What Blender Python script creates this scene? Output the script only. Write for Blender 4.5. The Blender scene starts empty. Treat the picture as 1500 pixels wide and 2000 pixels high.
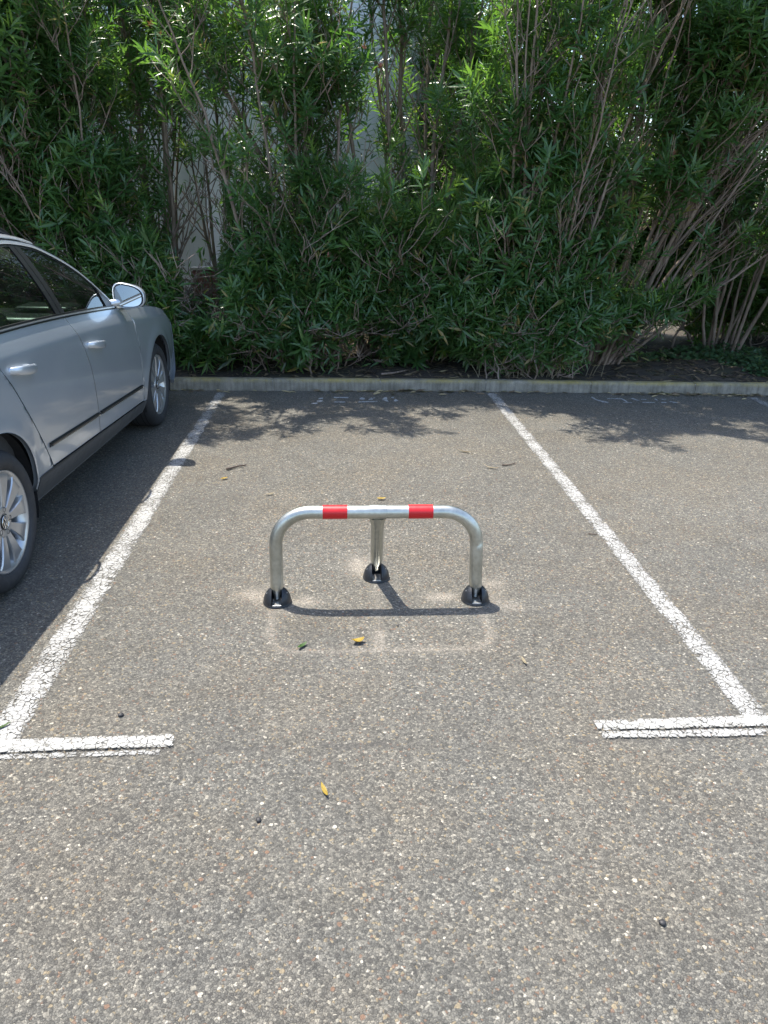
import bpy, bmesh, math, random
import numpy as np
from mathutils import Vector, Matrix

random.seed(11)
RNG = np.random.default_rng(11)
scene = bpy.context.scene
COL = scene.collection
PI = math.pi

# ------------------------------------------------------------------ camera
cam_data = bpy.data.cameras.new("camera")
cam = bpy.data.objects.new("camera", cam_data)
COL.objects.link(cam)
scene.camera = cam
cam_data.sensor_fit = 'VERTICAL'
cam_data.sensor_height = 24.0
cam_data.lens = 1467.7 / 2000 * 24.0
cam_data.clip_start = 0.05
cam_data.clip_end = 1000
_pitch, _yaw, _roll = 0.38654, 0.06260, 0.01836
_F = Vector((math.sin(_yaw) * math.cos(_pitch), math.cos(_yaw) * math.cos(_pitch), -math.sin(_pitch)))
_R = Vector((math.cos(_yaw), -math.sin(_yaw), 0))
_U = _R.cross(_F)
_R2 = _R * math.cos(_roll) + _U * math.sin(_roll)
_U2 = _U * math.cos(_roll) - _R * math.sin(_roll)
cam.matrix_world = Matrix(((_R2.x, _U2.x, -_F.x, 0), (_R2.y, _U2.y, -_F.y, 0),
                           (_R2.z, _U2.z, -_F.z, 1.613), (0, 0, 0, 1)))

# ------------------------------------------------------------------ light
SUN_VEC = Vector((-0.268, 0.245, 1.0)).normalized()
ELEV = math.asin(SUN_VEC.z)
AZ = math.atan2(SUN_VEC.x, SUN_VEC.y)
world = bpy.data.worlds.new("World")
scene.world = world
world.use_nodes = True
_nt = world.node_tree
_nt.nodes.clear()
_sky = _nt.nodes.new("ShaderNodeTexSky")
_sky.sky_type = 'NISHITA'
_sky.sun_disc = False
_sky.sun_elevation = ELEV
_sky.sun_rotation = AZ
_sky.air_density = 1.0
_sky.dust_density = 1.5
_bg = _nt.nodes.new("ShaderNodeBackground")
_bg.inputs[1].default_value = 0.15
_wo = _nt.nodes.new("ShaderNodeOutputWorld")
_nt.links.new(_sky.outputs[0], _bg.inputs[0])
_nt.links.new(_bg.outputs[0], _wo.inputs[0])

sun_data = bpy.data.lights.new("sun", 'SUN')
sun_data.energy = 3.5
sun_data.angle = math.radians(0.5)
sun_data.color = (1.0, 0.935, 0.83)
sun = bpy.data.objects.new("sun", sun_data)
COL.objects.link(sun)
sun.rotation_euler = (-SUN_VEC).to_track_quat('-Z', 'Y').to_euler()
sun.location = (-3, 2, 12)

scene.view_settings.view_transform = 'Standard'
scene.view_settings.look = 'None'
scene.view_settings.exposure = 1.55
scene.view_settings.gamma = 1.0
scene.view_settings.use_curve_mapping = False

# ------------------------------------------------------------------ helpers
def tag(o, label=None, cat=None, group=None, kind=None):
    if label: o["label"] = label
    if cat: o["category"] = cat
    if group: o["group"] = group
    if kind: o["kind"] = kind
    return o

def empty(name, loc=(0, 0, 0), rz=0.0):
    o = bpy.data.objects.new(name, None)
    COL.objects.link(o)
    o.location = loc
    o.rotation_euler = (0, 0, rz)
    o.empty_display_size = 0.1
    return o

def link_mesh(name, me, mat=None, parent=None):
    o = bpy.data.objects.new(name, me)
    COL.objects.link(o)
    if mat is not None and len(me.materials) == 0:
        me.materials.append(mat)
    if parent is not None:
        o.parent = parent
    return o

def mesh_obj(name, verts, faces, mat=None, parent=None, smooth=False):
    me = bpy.data.meshes.new(name)
    me.from_pydata([tuple(map(float, v)) for v in verts], [], [tuple(int(i) for i in f) for f in faces])
    me.update()
    if smooth:
        me.polygons.foreach_set("use_smooth", [True] * len(me.polygons))
    return link_mesh(name, me, mat, parent)

def bm_obj(name, bm, mat=None, parent=None, smooth=False, angle=None):
    bmesh.ops.recalc_face_normals(bm, faces=bm.faces)
    me = bpy.data.meshes.new(name)
    if angle is not None:
        for e in bm.edges:
            if len(e.link_faces) == 2 and e.calc_face_angle(0) > angle:
                e.smooth = False
        smooth = True
    for f in bm.faces:
        f.smooth = smooth
    bm.to_mesh(me)
    bm.free()
    return link_mesh(name, me, mat, parent)

def add_box(bm, c, s, bevel=0.0, rot=None, seg=2):
    r = bmesh.ops.create_cube(bm, size=1.0)
    M = Matrix.Translation(c) @ (rot.to_4x4() if rot is not None else Matrix.Identity(4)) @ Matrix.Diagonal((s[0], s[1], s[2], 1))
    bmesh.ops.transform(bm, matrix=M, verts=r['verts'])
    if bevel > 0:
        es = list({e for v in r['verts'] for e in v.link_edges})
        bmesh.ops.bevel(bm, geom=es, offset=bevel, segments=seg, affect='EDGES', profile=0.5)

def add_tube(bm, pts, rad, n=12, cap=True):
    """tube along a polyline, radius per point"""
    pts = [Vector(p) for p in pts]
    if not hasattr(rad, '__len__'):
        rad = [rad] * len(pts)
    tang = []
    for i in range(len(pts)):
        a = pts[max(i - 1, 0)]; b = pts[min(i + 1, len(pts) - 1)]
        tang.append((b - a).normalized())
    ref = Vector((0, 0, 1)) if abs(tang[0].z) < 0.9 else Vector((0, 1, 0))
    u = tang[0].cross(ref).normalized()
    rings = []
    for p, t, r in zip(pts, tang, rad):
        u = (u - t * u.dot(t)).normalized()
        v = t.cross(u)
        rings.append([bm.verts.new(p + (u * math.cos(2 * PI * k / n) + v * math.sin(2 * PI * k / n)) * r) for k in range(n)])
    for a, b in zip(rings[:-1], rings[1:]):
        for k in range(n):
            bm.faces.new((a[k], a[(k + 1) % n], b[(k + 1) % n], b[k]))
    if cap:
        bm.faces.new(list(reversed(rings[0])))
        bm.faces.new(rings[-1])

def add_lathe(bm, prof, n=32, axis='Z', a0=0.0, a1=2 * PI, M=None):
    """profile of (radius, height) pairs turned about an axis"""
    full = abs(a1 - a0 - 2 * PI) < 1e-6
    cols = n if full else n + 1
    rings = []
    for r, h in prof:
        ring = []
        for k in range(cols):
            a = a0 + (a1 - a0) * k / n
            p = Vector((r * math.cos(a), r * math.sin(a), h))
            if axis == 'X':
                p = Vector((h, r * math.cos(a), r * math.sin(a)))
            if M is not None:
                p = M @ p
            ring.append(bm.verts.new(p))
        rings.append(ring)
    for a, b in zip(rings[:-1], rings[1:]):
        for k in range(cols if full else cols - 1):
            k2 = (k + 1) % cols
            bm.faces.new((a[k], a[k2], b[k2], b[k]))
    return rings

def add_prism(bm, poly, h0, h1, M=None):
    """outline in xy pushed from height h0 to h1"""
    lo = [Vector((x, y, h0)) for x, y in poly]; hi = [Vector((x, y, h1)) for x, y in poly]
    if M is not None:
        lo = [M @ p for p in lo]; hi = [M @ p for p in hi]
    a = [bm.verts.new(p) for p in lo]; b = [bm.verts.new(p) for p in hi]
    n = len(a)
    for k in range(n):
        bm.faces.new((a[k], a[(k + 1) % n], b[(k + 1) % n], b[k]))
    bm.faces.new(list(reversed(a))); bm.faces.new(b)

class NB:
    """small node-tree builder"""
    def __init__(self, name):
        self.m = bpy.data.materials.new(name)
        self.m.use_nodes = True
        self.t = self.m.node_tree
        self.t.nodes.clear()
        self.out = self.n("ShaderNodeOutputMaterial")
    def n(self, typ, **kw):
        nd = self.t.nodes.new(typ)
        for k, v in kw.items():
            setattr(nd, k, v)
        return nd
    def L(self, a, b):
        self.t.links.new(a, b)
    def setin(self, sock, v):
        if hasattr(v, 'is_output') or isinstance(v, bpy.types.NodeSocket):
            self.L(v, sock)
        elif isinstance(v, (tuple, list)) and len(v) == 3 and sock.type == 'RGBA':
            sock.default_value = (*v, 1)
        else:
            sock.default_value = v
    def coord(self, kind='Object'):
        return self.n("ShaderNodeTexCoord").outputs[kind]
    def mapping(self, vec, scale=(1, 1, 1), loc=(0, 0, 0), rot=(0, 0, 0)):
        m = self.n("ShaderNodeMapping")
        self.L(vec, m.inputs[0])
        m.inputs['Scale'].default_value = scale; m.inputs['Location'].default_value = loc; m.inputs['Rotation'].default_value = rot
        return m.outputs[0]
    def noise(self, vec, scale, detail=3, rough=0.55, dist=0.0, out=0):
        n = self.n("ShaderNodeTexNoise")
        self.L(vec, n.inputs['Vector'])
        n.inputs['Scale'].default_value = scale; n.inputs['Detail'].default_value = detail
        n.inputs['Roughness'].default_value = rough; n.inputs['Distortion'].default_value = dist
        return n.outputs[out]
    def voronoi(self, vec, scale, feature='F1', rand=1.0):
        n = self.n("ShaderNodeTexVoronoi", feature=feature)
        self.L(vec, n.inputs['Vector'])
        n.inputs['Scale'].default_value = scale
        n.inputs['Randomness'].default_value = rand
        return n
    def ramp(self, fac, stops, interp='LINEAR'):
        r = self.n("ShaderNodeValToRGB")
        r.color_ramp.interpolation = interp
        el = r.color_ramp.elements
        while len(el) < len(stops):
            el.new(0.5)
        for e, (p, c) in zip(el, stops):
            e.position = p
            e.color = (*c, 1) if hasattr(c, '__len__') else (c, c, c, 1)
        self.L(fac, r.inputs[0])
        return r.outputs[0]
    def mix(self, a, b, fac, mode='MIX'):
        m = self.n("ShaderNodeMix", data_type='RGBA', blend_type=mode)
        self.setin(m.inputs[0], fac); self.setin(m.inputs[6], a); self.setin(m.inputs[7], b)
        return m.outputs[2]
    def math(self, op, a, b=0.0, clamp=False):
        m = self.n("ShaderNodeMath", operation=op, use_clamp=clamp)
        self.setin(m.inputs[0], a); self.setin(m.inputs[1], b)
        return m.outputs[0]
    def bump(self, h, strength=0.3, dist=0.01, normal=None):
        b = self.n("ShaderNodeBump")
        b.inputs['Strength'].default_value = strength
        b.inputs['Distance'].default_value = dist
        self.L(h, b.inputs['Height'])
        if normal is not None:
            self.L(normal, b.inputs['Normal'])
        return b.outputs[0]
    def principled(self, **kw):
        p = self.n("ShaderNodeBsdfPrincipled")
        for k, v in kw.items():
            self.setin(p.inputs[k.replace('_', ' ')], v)
        return p
    def done(self, shader):
        self.L(shader, self.out.inputs[0])
        return self.m

def simple(name, col, rough=0.6, metal=0.0, coat=0.0, var=0.12, scale=8.0, spec=0.5, bump=0.0, bscale=200.0):
    b = NB(name)
    co = b.coord()
    nz = b.noise(co, scale, 4)
    c = b.mix(tuple(x * (1 - var) for x in col), tuple(min(1, x * (1 + var)) for x in col), nz)
    kw = dict(Base_Color=c, Roughness=rough, Metallic=metal)
    p = b.principled(**kw)
    p.inputs['Specular IOR Level'].default_value = spec
    p.inputs['Coat Weight'].default_value = coat
    p.inputs['Coat Roughness'].default_value = 0.04
    r = b.ramp(b.noise(co, scale * 2.3, 3), [(0.3, max(0.02, rough * 0.85)), (0.7, min(1, rough * 1.15))])
    b.L(r, p.inputs['Roughness'])
    if bump:
        b.L(b.bump(b.noise(co, bscale, 2), bump, 0.002), p.inputs['Normal'])
    return b.done(p.outputs[0])

# ------------------------------------------------------------------ materials
def mat_asphalt():
    b = NB("aged_asphalt")
    co = b.coord()
    wn = b.noise(co, 150, 2, out=1)
    vec = b.n("ShaderNodeMix", data_type='VECTOR')
    vec.inputs[0].default_value = 0.0075
    b.L(co, vec.inputs[4]); b.L(wn, vec.inputs[5])
    wv = vec.outputs[1]
    v1 = b.voronoi(wv, 150); v2 = b.voronoi(wv, 310); v3 = b.voronoi(wv, 62)
    e1 = b.voronoi(wv, 150, 'DISTANCE_TO_EDGE')
    s1 = b.n("ShaderNodeSeparateColor"); b.L(v1.outputs['Color'], s1.inputs[0])
    s2 = b.n("ShaderNodeSeparateColor"); b.L(v2.outputs['Color'], s2.inputs[0])
    s3 = b.n("ShaderNodeSeparateColor"); b.L(v3.outputs['Color'], s3.inputs[0])
    c = b.ramp(s1.outputs[0], [(0.0, (.092, .091, .086)), (0.22, (.125, .123, .115)), (0.5, (.158, .154, .142)), (0.72, (.195, .189, .172)),
                               (0.82, (.245, .208, .150)), (0.85, (.185, .130, .100)), (0.87, (.215, .206, .185)), (0.95, (.28, .27, .24)), (0.992, (.42, .40, .36))], 'CONSTANT')
    fine = b.ramp(s2.outputs[0], [(0.0, .70), (0.5, .98), (0.93, 1.22), (1.0, 1.6)])
    c = b.mix(c, fine, 0.85, 'MULTIPLY')
    big = b.ramp(s3.outputs[0], [(0, (.075, .073, .07)), (.45, (.19, .184, .168)), (.66, (.28, .235, .165)), (.78, (.20, .13, .095)), (.84, (.30, .285, .25)), (.96, (.46, .44, .39))], 'CONSTANT')
    core3 = b.ramp(v3.outputs['Distance'], [(0.34, 1.0), (0.44, 0.0)])
    pick3 = b.ramp(s3.outputs[1], [(0.90, 0.0), (0.905, 1.0)])
    m3 = b.math('MULTIPLY', core3, pick3)
    c = b.mix(c, big, m3)
    crev = b.ramp(e1.outputs['Distance'], [(0.0, .50), (0.12, 1.0)])
    grit = b.ramp(b.noise(co, 420, 2, 0.7), [(0.30, .66), (0.70, 1.28)])
    c = b.mix(c, crev, b.math('SUBTRACT', 0.8, b.math('MULTIPLY', m3, 0.7)), 'MULTIPLY')
    c = b.mix(c, grit, 0.75, 'MULTIPLY')
    # broad tone: weathering and tyre tracks
    n1 = b.noise(co, 0.55, 4, 0.6); n2 = b.noise(co, 3.2, 4, 0.6)
    tone = b.math('ADD', b.math('MULTIPLY', n1, 0.55), b.math('MULTIPLY', n2, 0.45))
    tr = b.ramp(tone, [(0.30, (.635, .625, .59)), (0.5, (.80, .788, .742)), (0.70, (.945, .925, .865))])
    c = b.mix(c, tr, 1.0, 'MULTIPLY')
    warm = b.ramp(b.noise(co, 1.7, 3, 0.6), [(0.42, 0.0), (0.68, 0.4)])
    c = b.mix(c, b.mix(c, (1.10, .985, .84), 1.0, 'MULTIPLY'), warm)
    clump = b.ramp(b.noise(co, 26, 3, 0.6), [(0.33, .80), (0.5, 1.0), (0.68, 1.16)])
    c = b.mix(c, clump, 0.5, 'MULTIPLY')
    # tarred day joint across the mouth of the bays, and a few old drips of oil
    xyz = b.n("ShaderNodeSeparateXYZ"); b.L(co, xyz.inputs[0])
    yj = b.math('ADD', xyz.outputs[1], b.math('MULTIPLY', b.noise(co, 9, 4, 0.7), 0.09))
    dj = b.math('ABSOLUTE', b.math('SUBTRACT', yj, 2.005))
    jm = b.math('MULTIPLY', b.ramp(dj, [(0.003, 1.0), (0.022, 0.0)]), b.ramp(b.noise(co, 4, 3, 0.6), [(0.42, 0.0), (0.6, 0.55)]))
    c = b.mix(c, (.05, .048, .045), jm)
    vd = b.voronoi(b.mapping(co, (1, 1, 0)), 1.1)
    sd = b.n("ShaderNodeSeparateColor"); b.L(vd.outputs['Color'], sd.inputs[0])
    dd = b.math('ADD', vd.outputs['Distance'], b.math('MULTIPLY', b.noise(co, 22, 3, 0.6), 0.05))
    dm_ = b.math('MULTIPLY', b.ramp(dd, [(0.045, 0.42), (0.085, 0.0)]), b.ramp(sd.outputs[0], [(0.60, 0.0), (0.62, 1.0)]))
    c = b.mix(c, (.055, .053, .050), dm_)
    # fine dust left from drilling the barrier feet
    at = b.n("ShaderNodeAttribute", attribute_name="dust")
    dn = b.ramp(b.noise(co, 130, 3, 0.7), [(0.42, 0.05), (0.58, 1.0)])
    dm = b.math('MULTIPLY', at.outputs['Fac'], dn, True)
    c = b.mix(c, (.38, .335, .275), dm)
    h = b.math('ADD', b.math('MULTIPLY', s1.outputs[2], 0.75), b.math('MULTIPLY', s2.outputs[2], 0.30))
    h = b.math('ADD', h, b.math('MULTIPLY', b.ramp(e1.outputs['Distance'], [(0.0, 0.0), (0.25, 1.0)]), 0.55))
    h = b.math('ADD', h, b.math('MULTIPLY', m3, 0.6))
    h = b.math('ADD', h, b.math('MULTIPLY', b.noise(co, 340, 2), 0.5))
    p = b.principled(Base_Color=c, Roughness=0.82)
    p.inputs['Specular IOR Level'].default_value = 0.35
    b.L(b.bump(h, 0.75, 0.0035), p.inputs['Normal'])
    return b.done(p.outputs[0])

def mat_paint(name, wear=0.42, col=(.80, .80, .78), crack=0.5):
    b = NB(name)
    co = b.coord()
    v = b.voronoi(co, 78)
    e = b.voronoi(co, 42, 'DISTANCE_TO_EDGE')
    nz = b.noise(co, 240, 3, 0.65)
    nb_ = b.noise(co, 7, 4, 0.65)
    grit = b.noise(co, 105, 2, 0.6)
    a = b.math('ADD', b.math('MULTIPLY', nz, 0.40), b.math('MULTIPLY', nb_, 0.42))
    a = b.math('ADD', a, b.math('MULTIPLY', grit, 0.42))
    ck = b.ramp(e.outputs['Distance'], [(0.0, crack * 0.42), (0.10, 0.0)])
    a = b.math('SUBTRACT', a, ck)
    at = b.n("ShaderNodeAttribute", attribute_name="edge")
    a = b.math('ADD', a, b.math('MULTIPLY', at.outputs['Fac'], 0.22))
    al = b.ramp(a, [(wear + 0.07, 0.0), (wear + 0.22, 1.0)])
    dirt = b.ramp(b.noise(co, 30, 4, 0.7), [(0.3, (.62, .61, .58)), (0.65, (1, 1, 1))])
    c = b.mix(col, dirt, 1.0, 'MULTIPLY')
    p = b.principled(Base_Color=c, Roughness=0.7)
    p.inputs['Specular IOR Level'].default_value = 0.3
    h = b.math('ADD', b.math('MULTIPLY', v.outputs['Distance'], -0.5), nz)
    b.L(b.bump(h, 0.7, 0.003), p.inputs['Normal'])
    tr = b.n("ShaderNodeBsdfTransparent")
    mx = b.n("ShaderNodeMixShader")
    b.L(al, mx.inputs[0]); b.L(tr.outputs[0], mx.inputs[1]); b.L(p.outputs[0], mx.inputs[2])
    return b.done(mx.outputs[0])

def mat_kerb():
    b = NB("weathered_kerb_concrete")
    co = b.coord()
    n = b.noise(co, 9, 5, 0.65)
    c = b.ramp(n, [(0.3, (.165, .152, .120)), (0.55, (.25, .232, .190)), (0.75, (.33, .305, .255))])
    streak = b.noise(b.mapping(co, (30, 30, 2.2)), 1.0, 3, 0.6)
    c = b.mix(c, b.ramp(streak, [(0.35, (.62, .62, .6)), (0.6, (1.05, 1.04, 1.02))]), 0.8, 'MULTIPLY')
    # yellow lichen keeps to the upper arris
    g = b.n("ShaderNodeSeparateXYZ"); b.L(co, g.inputs[0])
    up = b.ramp(g.outputs[2], [(0.070, 0.0), (0.096, 1.0)])
    li = b.ramp(b.noise(co, 2.3, 4, 0.7), [(0.38, 0.05), (0.60, 0.75)])
    li2 = b.ramp(b.noise(co, 60, 3, 0.6), [(0.3, 0.4), (0.6, 1.0)])
    lm = b.math('MULTIPLY', b.math('MULTIPLY', up, li), li2)
    c = b.mix(c, (.36, .28, .06), lm)
    sp = b.ramp(b.noise(co, 140, 3, 0.7), [(0.35, .75), (0.7, 1.15)])
    c = b.mix(c, sp, 0.7, 'MULTIPLY')
    p = b.principled(Base_Color=c, Roughness=0.9)
    b.L(b.bump(b.noise(co, 120, 4, 0.7), 0.5, 0.004), p.inputs['Normal'])
    return b.done(p.outputs[0])

def mat_soil():
    b = NB("dry_bed_soil")
    co = b.coord()
    n = b.noise(co, 5, 6, 0.7); f = b.noise(co, 75, 4, 0.7)
    c = b.ramp(n, [(0.3, (.026, .021, .015)), (0.5, (.050, .039, .028)), (0.72, (.085, .066, .046))])
    c = b.mix(c, b.ramp(f, [(0.3, .55), (0.7, 1.35)]), 0.85, 'MULTIPLY')
    moss = b.ramp(b.noise(co, 1.3, 3), [(0.55, 0.0), (0.7, 0.5)])
    c = b.mix(c, (.05, .065, .022), moss)
    p = b.principled(Base_Color=c, Roughness=0.95)
    h = b.math('ADD', b.math('MULTIPLY', n, 1.0), b.math('MULTIPLY', f, 0.5))
    b.L(b.bump(h, 0.9, 0.02), p.inputs['Normal'])
    return b.done(p.outputs[0])

def mat_wall():
    b = NB("white_render")
    co = b.coord()
    n = b.noise(co, 1.4, 5, 0.65)
    c = b.ramp(n, [(0.3, (.72, .72, .73)), (0.6, (.80, .80, .81)), (0.8, (.84, .84, .84))])
    st = b.noise(b.mapping(co, (7, 7, .5)), 1.0, 4, 0.6)
    c = b.mix(c, b.ramp(st, [(0.35, (.84, .83, .81)), (0.6, (1, 1, 1))]), 0.7, 'MULTIPLY')
    p = b.principled(Base_Color=c, Roughness=0.85)
    b.L(b.bump(b.noise(co, 90, 4, 0.7), 0.25, 0.004), p.inputs['Normal'])
    return b.done(p.outputs[0])

def mat_leaf(name, dark, light, young, trans, tw=0.30, rough=0.38):
    b = NB(name)
    ti = b.n("ShaderNodeAttribute", attribute_name="tint").outputs['Fac']
    yo = b.n("ShaderNodeAttribute", attribute_name="young").outputs['Fac']
    c = b.mix(dark, light, ti)
    c = b.mix(c, young, yo)
    dr = b.n("ShaderNodeAttribute", attribute_name="dry").outputs['Fac']
    c = b.mix(c, (.30, .215, .07), dr)
    geo = b.n("ShaderNodeNewGeometry")
    under = b.mix(c, (.17, .20, .13), 0.32)
    c2 = b.mix(c, under, geo.outputs['Backfacing'])
    p = b.principled(Base_Color=c2, Roughness=rough)
    p.inputs['Specular IOR Level'].default_value = 0.55
    t = b.n("ShaderNodeBsdfTranslucent")
    tc = b.mix(b.mix(trans, (.18, .34, .04), ti), (.42, .50, .05), yo)
    b.L(tc, t.inputs[0])
    mx = b.n("ShaderNodeMixShader")
    mx.inputs[0].default_value = tw
    b.L(p.outputs[0], mx.inputs[1]); b.L(t.outputs[0], mx.inputs[2])
    return b.done(mx.outputs[0])

def mat_bark():
    b = NB("oleander_bark")
    co = b.coord()
    n = b.noise(b.mapping(co, (30, 30, 6)), 1.0, 4, 0.6)
    m = b.noise(co, 3.0, 4, 0.6)
    c = b.ramp(n, [(0.3, (.15, .112, .090)), (0.55, (.25, .195, .160)), (0.75, (.34, .28, .235))])
    c = b.mix(c, b.ramp(m, [(0.3, (.72, .74, .70)), (0.7, (1.12, 1.05, 1.0))]), 1.0, 'MULTIPLY')
    p = b.principled(Base_Color=c, Roughness=0.8)
    b.L(b.bump(n, 0.6, 0.006), p.inputs['Normal'])
    return b.done(p.outputs[0])

def mat_galv():
    b = NB("galvanised_steel")
    co = b.coord()
    n = b.noise(co, 14, 5, 0.65)
    v = b.voronoi(co, 60)
    c = b.ramp(n, [(0.3, (.37, .375, .335)), (0.6, (.48, .485, .44)), (0.8, (.55, .555, .51))])
    c = b.mix(c, b.ramp(v.outputs['Distance'], [(0.0, .93), (0.6, 1.05)]), 1.0, 'MULTIPLY')
    r = b.ramp(n, [(0.3, .30), (0.7, .42)])
    p = b.principled(Base_Color=c, Roughness=r, Metallic=0.92)
    b.L(b.bump(b.noise(co, 35, 3), 0.06, 0.003), p.inputs['Normal'])
    return b.done(p.outputs[0])

def mat_carpaint():
    b = NB("silver_car_paint")
    co = b.coord()
    c = b.mix((.48, .525, .575), (.53, .575, .62), b.noise(co, 2.0, 3))
    dn = b.noise(co, 3.0, 5, 0.65)
    dust = b.ramp(dn, [(0.4, 0.02), (0.75, 0.12)])
    c = b.mix(c, (.42, .40, .36), dust)
    p = b.principled(Base_Color=c, Metallic=0.62, Roughness=b.ramp(dn, [(0.35, .31), (0.75, .42)]))
    p.inputs['Coat Weight'].default_value = 0.9
    b.L(b.ramp(b.noise(co, 5, 4, 0.7), [(0.35, .03), (0.8, .12)]), p.inputs['Coat Roughness'])
    return b.done(p.outputs[0])

def mat_glass(name, tint=(.40, .50, .46), rough=0.0):
    b = NB(name)
    fr = b.n("ShaderNodeFresnel"); fr.inputs[0].default_value = 1.52
    gl = b.n("ShaderNodeBsdfGlossy"); gl.inputs['Roughness'].default_value = rough
    gl.inputs[0].default_value = (.92, .95, .95, 1)
    tr = b.n("ShaderNodeBsdfTransparent"); tr.inputs[0].default_value = (*tint, 1)
    df = b.n("ShaderNodeBsdfDiffuse"); df.inputs[0].default_value = (.20, .21, .20, 1)
    mx = b.n("ShaderNodeMixShader"); md = b.n("ShaderNodeMixShader")
    co = b.coord()
    dirt = b.ramp(b.noise(co, 4, 5, 0.7), [(0.4, 0.006), (0.8, 0.05)])
    b.L(dirt, md.inputs[0]); b.L(tr.outputs[0], md.inputs[1]); b.L(df.outputs[0], md.inputs[2])
    f = b.math('MULTIPLY', fr.outputs[0], 1.5, True)
    b.L(f, mx.inputs[0]); b.L(md.outputs[0], mx.inputs[1]); b.L(gl.outputs[0], mx.inputs[2])
    return b.done(mx.outputs[0])

def mat_brick():
    b = NB("weathered_red_brick")
    co = b.coord('Object')
    n = b.noise(co, 18, 5, 0.7)
    c = b.ramp(n, [(0.3, (.15, .055, .045)), (0.55, (.22, .10, .08)), (0.8, (.30, .22, .19))])
    p = b.principled(Base_Color=c, Roughness=0.9)
    b.L(b.bump(n, 0.6, 0.01), p.inputs['Normal'])
    return b.done(p.outputs[0])

M_ASPHALT = mat_asphalt()
M_LINE = mat_paint("worn_white_paint", 0.600, (.345, .345, .335), 0.42)
M_LINE_WORN = mat_paint("very_worn_white_paint", 0.63, (.32, .32, .31), 0.45)
M_BAR = mat_paint("chalky_white_paint", 0.55, (.355, .355, .34), 0.42)
M_MARK = mat_paint("faded_stencil_paint", 0.50, (.40, .415, .42), 0.2)
M_KERB = mat_kerb()
M_SOIL = mat_soil()
M_WALL = mat_wall()
M_LEAF = mat_leaf("oleander_leaf", (.042, .100, .034), (.090, .170, .050), (.19, .29, .035), (.13, .32, .035), 0.42, 0.28)
M_LEAF2 = mat_leaf("garden_leaf", (.05, .10, .02), (.10, .17, .035), (.2, .26, .05), (.16, .32, .03), 0.4)
M_IVY = mat_leaf("ground_ivy_leaf", (.030, .070, .030), (.055, .105, .045), (.10, .16, .05), (.06, .16, .03), 0.2, 0.35)
M_BARK = mat_bark()
M_GALV = mat_galv()
M_RED = simple("red_reflective_tape", (.50, .008, .012), 0.38, var=0.06, scale=20)
M_RUBBER = simple("black_rubber", (.012, .014, .018), 0.40, var=0.2, scale=40, bump=0.15)
M_TYRE = simple("dusty_tyre_rubber", (.026, .027, .029), 0.68, var=0.25, scale=12, bump=0.1)
M_CAR = mat_carpaint()
M_GLASS = mat_glass("car_window_glass")
M_PLASTIC = simple("black_plastic_trim", (.016, .017, .018), 0.35, var=0.15, scale=10)
M_CLAD = simple("grey_sill_cladding", (.060, .064, .068), 0.5, var=0.2, scale=6)
M_DARK = simple("dark_underbody", (.010, .010, .011), 0.85)
M_SEAT = simple("charcoal_seat_cloth", (.045, .047, .050), 0.9, var=0.2, scale=60)
M_LINER = simple("grey_headliner", (.16, .165, .16), 0.95)
M_CHROME = simple("chrome_trim", (.72, .74, .75), 0.16, 1.0, var=0.04)
M_ALLOY = simple("silver_alloy", (.46, .47, .48), 0.34, 0.75, coat=0.5, var=0.1, scale=9)
M_STEEL = simple("zinc_steel", (.55, .55, .54), 0.35, 0.9)
M_MIRROR = simple("mirror_silver", (.86, .88, .89), 0.02, 1.0, var=0.0)
M_BRICK = mat_brick()
M_MORTAR = simple("pale_mortar", (.42, .40, .37), 0.95, var=0.2, scale=30, bump=0.4)
M_REDLAMP = simple("red_lamp_lens", (.35, .012, .012), 0.15, coat=0.6)
M_LAMP = simple("clear_lamp_lens", (.55, .57, .58), 0.12, 0.3, coat=0.8)
M_DRYLEAF = simple("dry_yellow_leaf", (.42, .30, .045), 0.6, var=0.3, scale=60)
M_STRAW = simple("pale_dry_leaf", (.34, .29, .19), 0.75, var=0.25, scale=50)
M_GREENLEAF = simple("fallen_green_leaf", (.06, .13, .03), 0.5, var=0.3, scale=60)
M_TWIG = simple("dead_twig_bark", (.060, .042, .032), 0.85, var=0.3, scale=40)
M_BLACKSTONE = simple("tarry_pebble", (.022, .021, .021), 0.6)

# ------------------------------------------------------------------ ground
def lin(a, b, step):
    return list(np.arange(a, b - 1e-9, step))

def kerb_y(x):
    """line of the kerb's front face"""
    return 6.965 if x < 1.4 else 6.965 - 0.038 * (x - 1.4)

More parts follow.
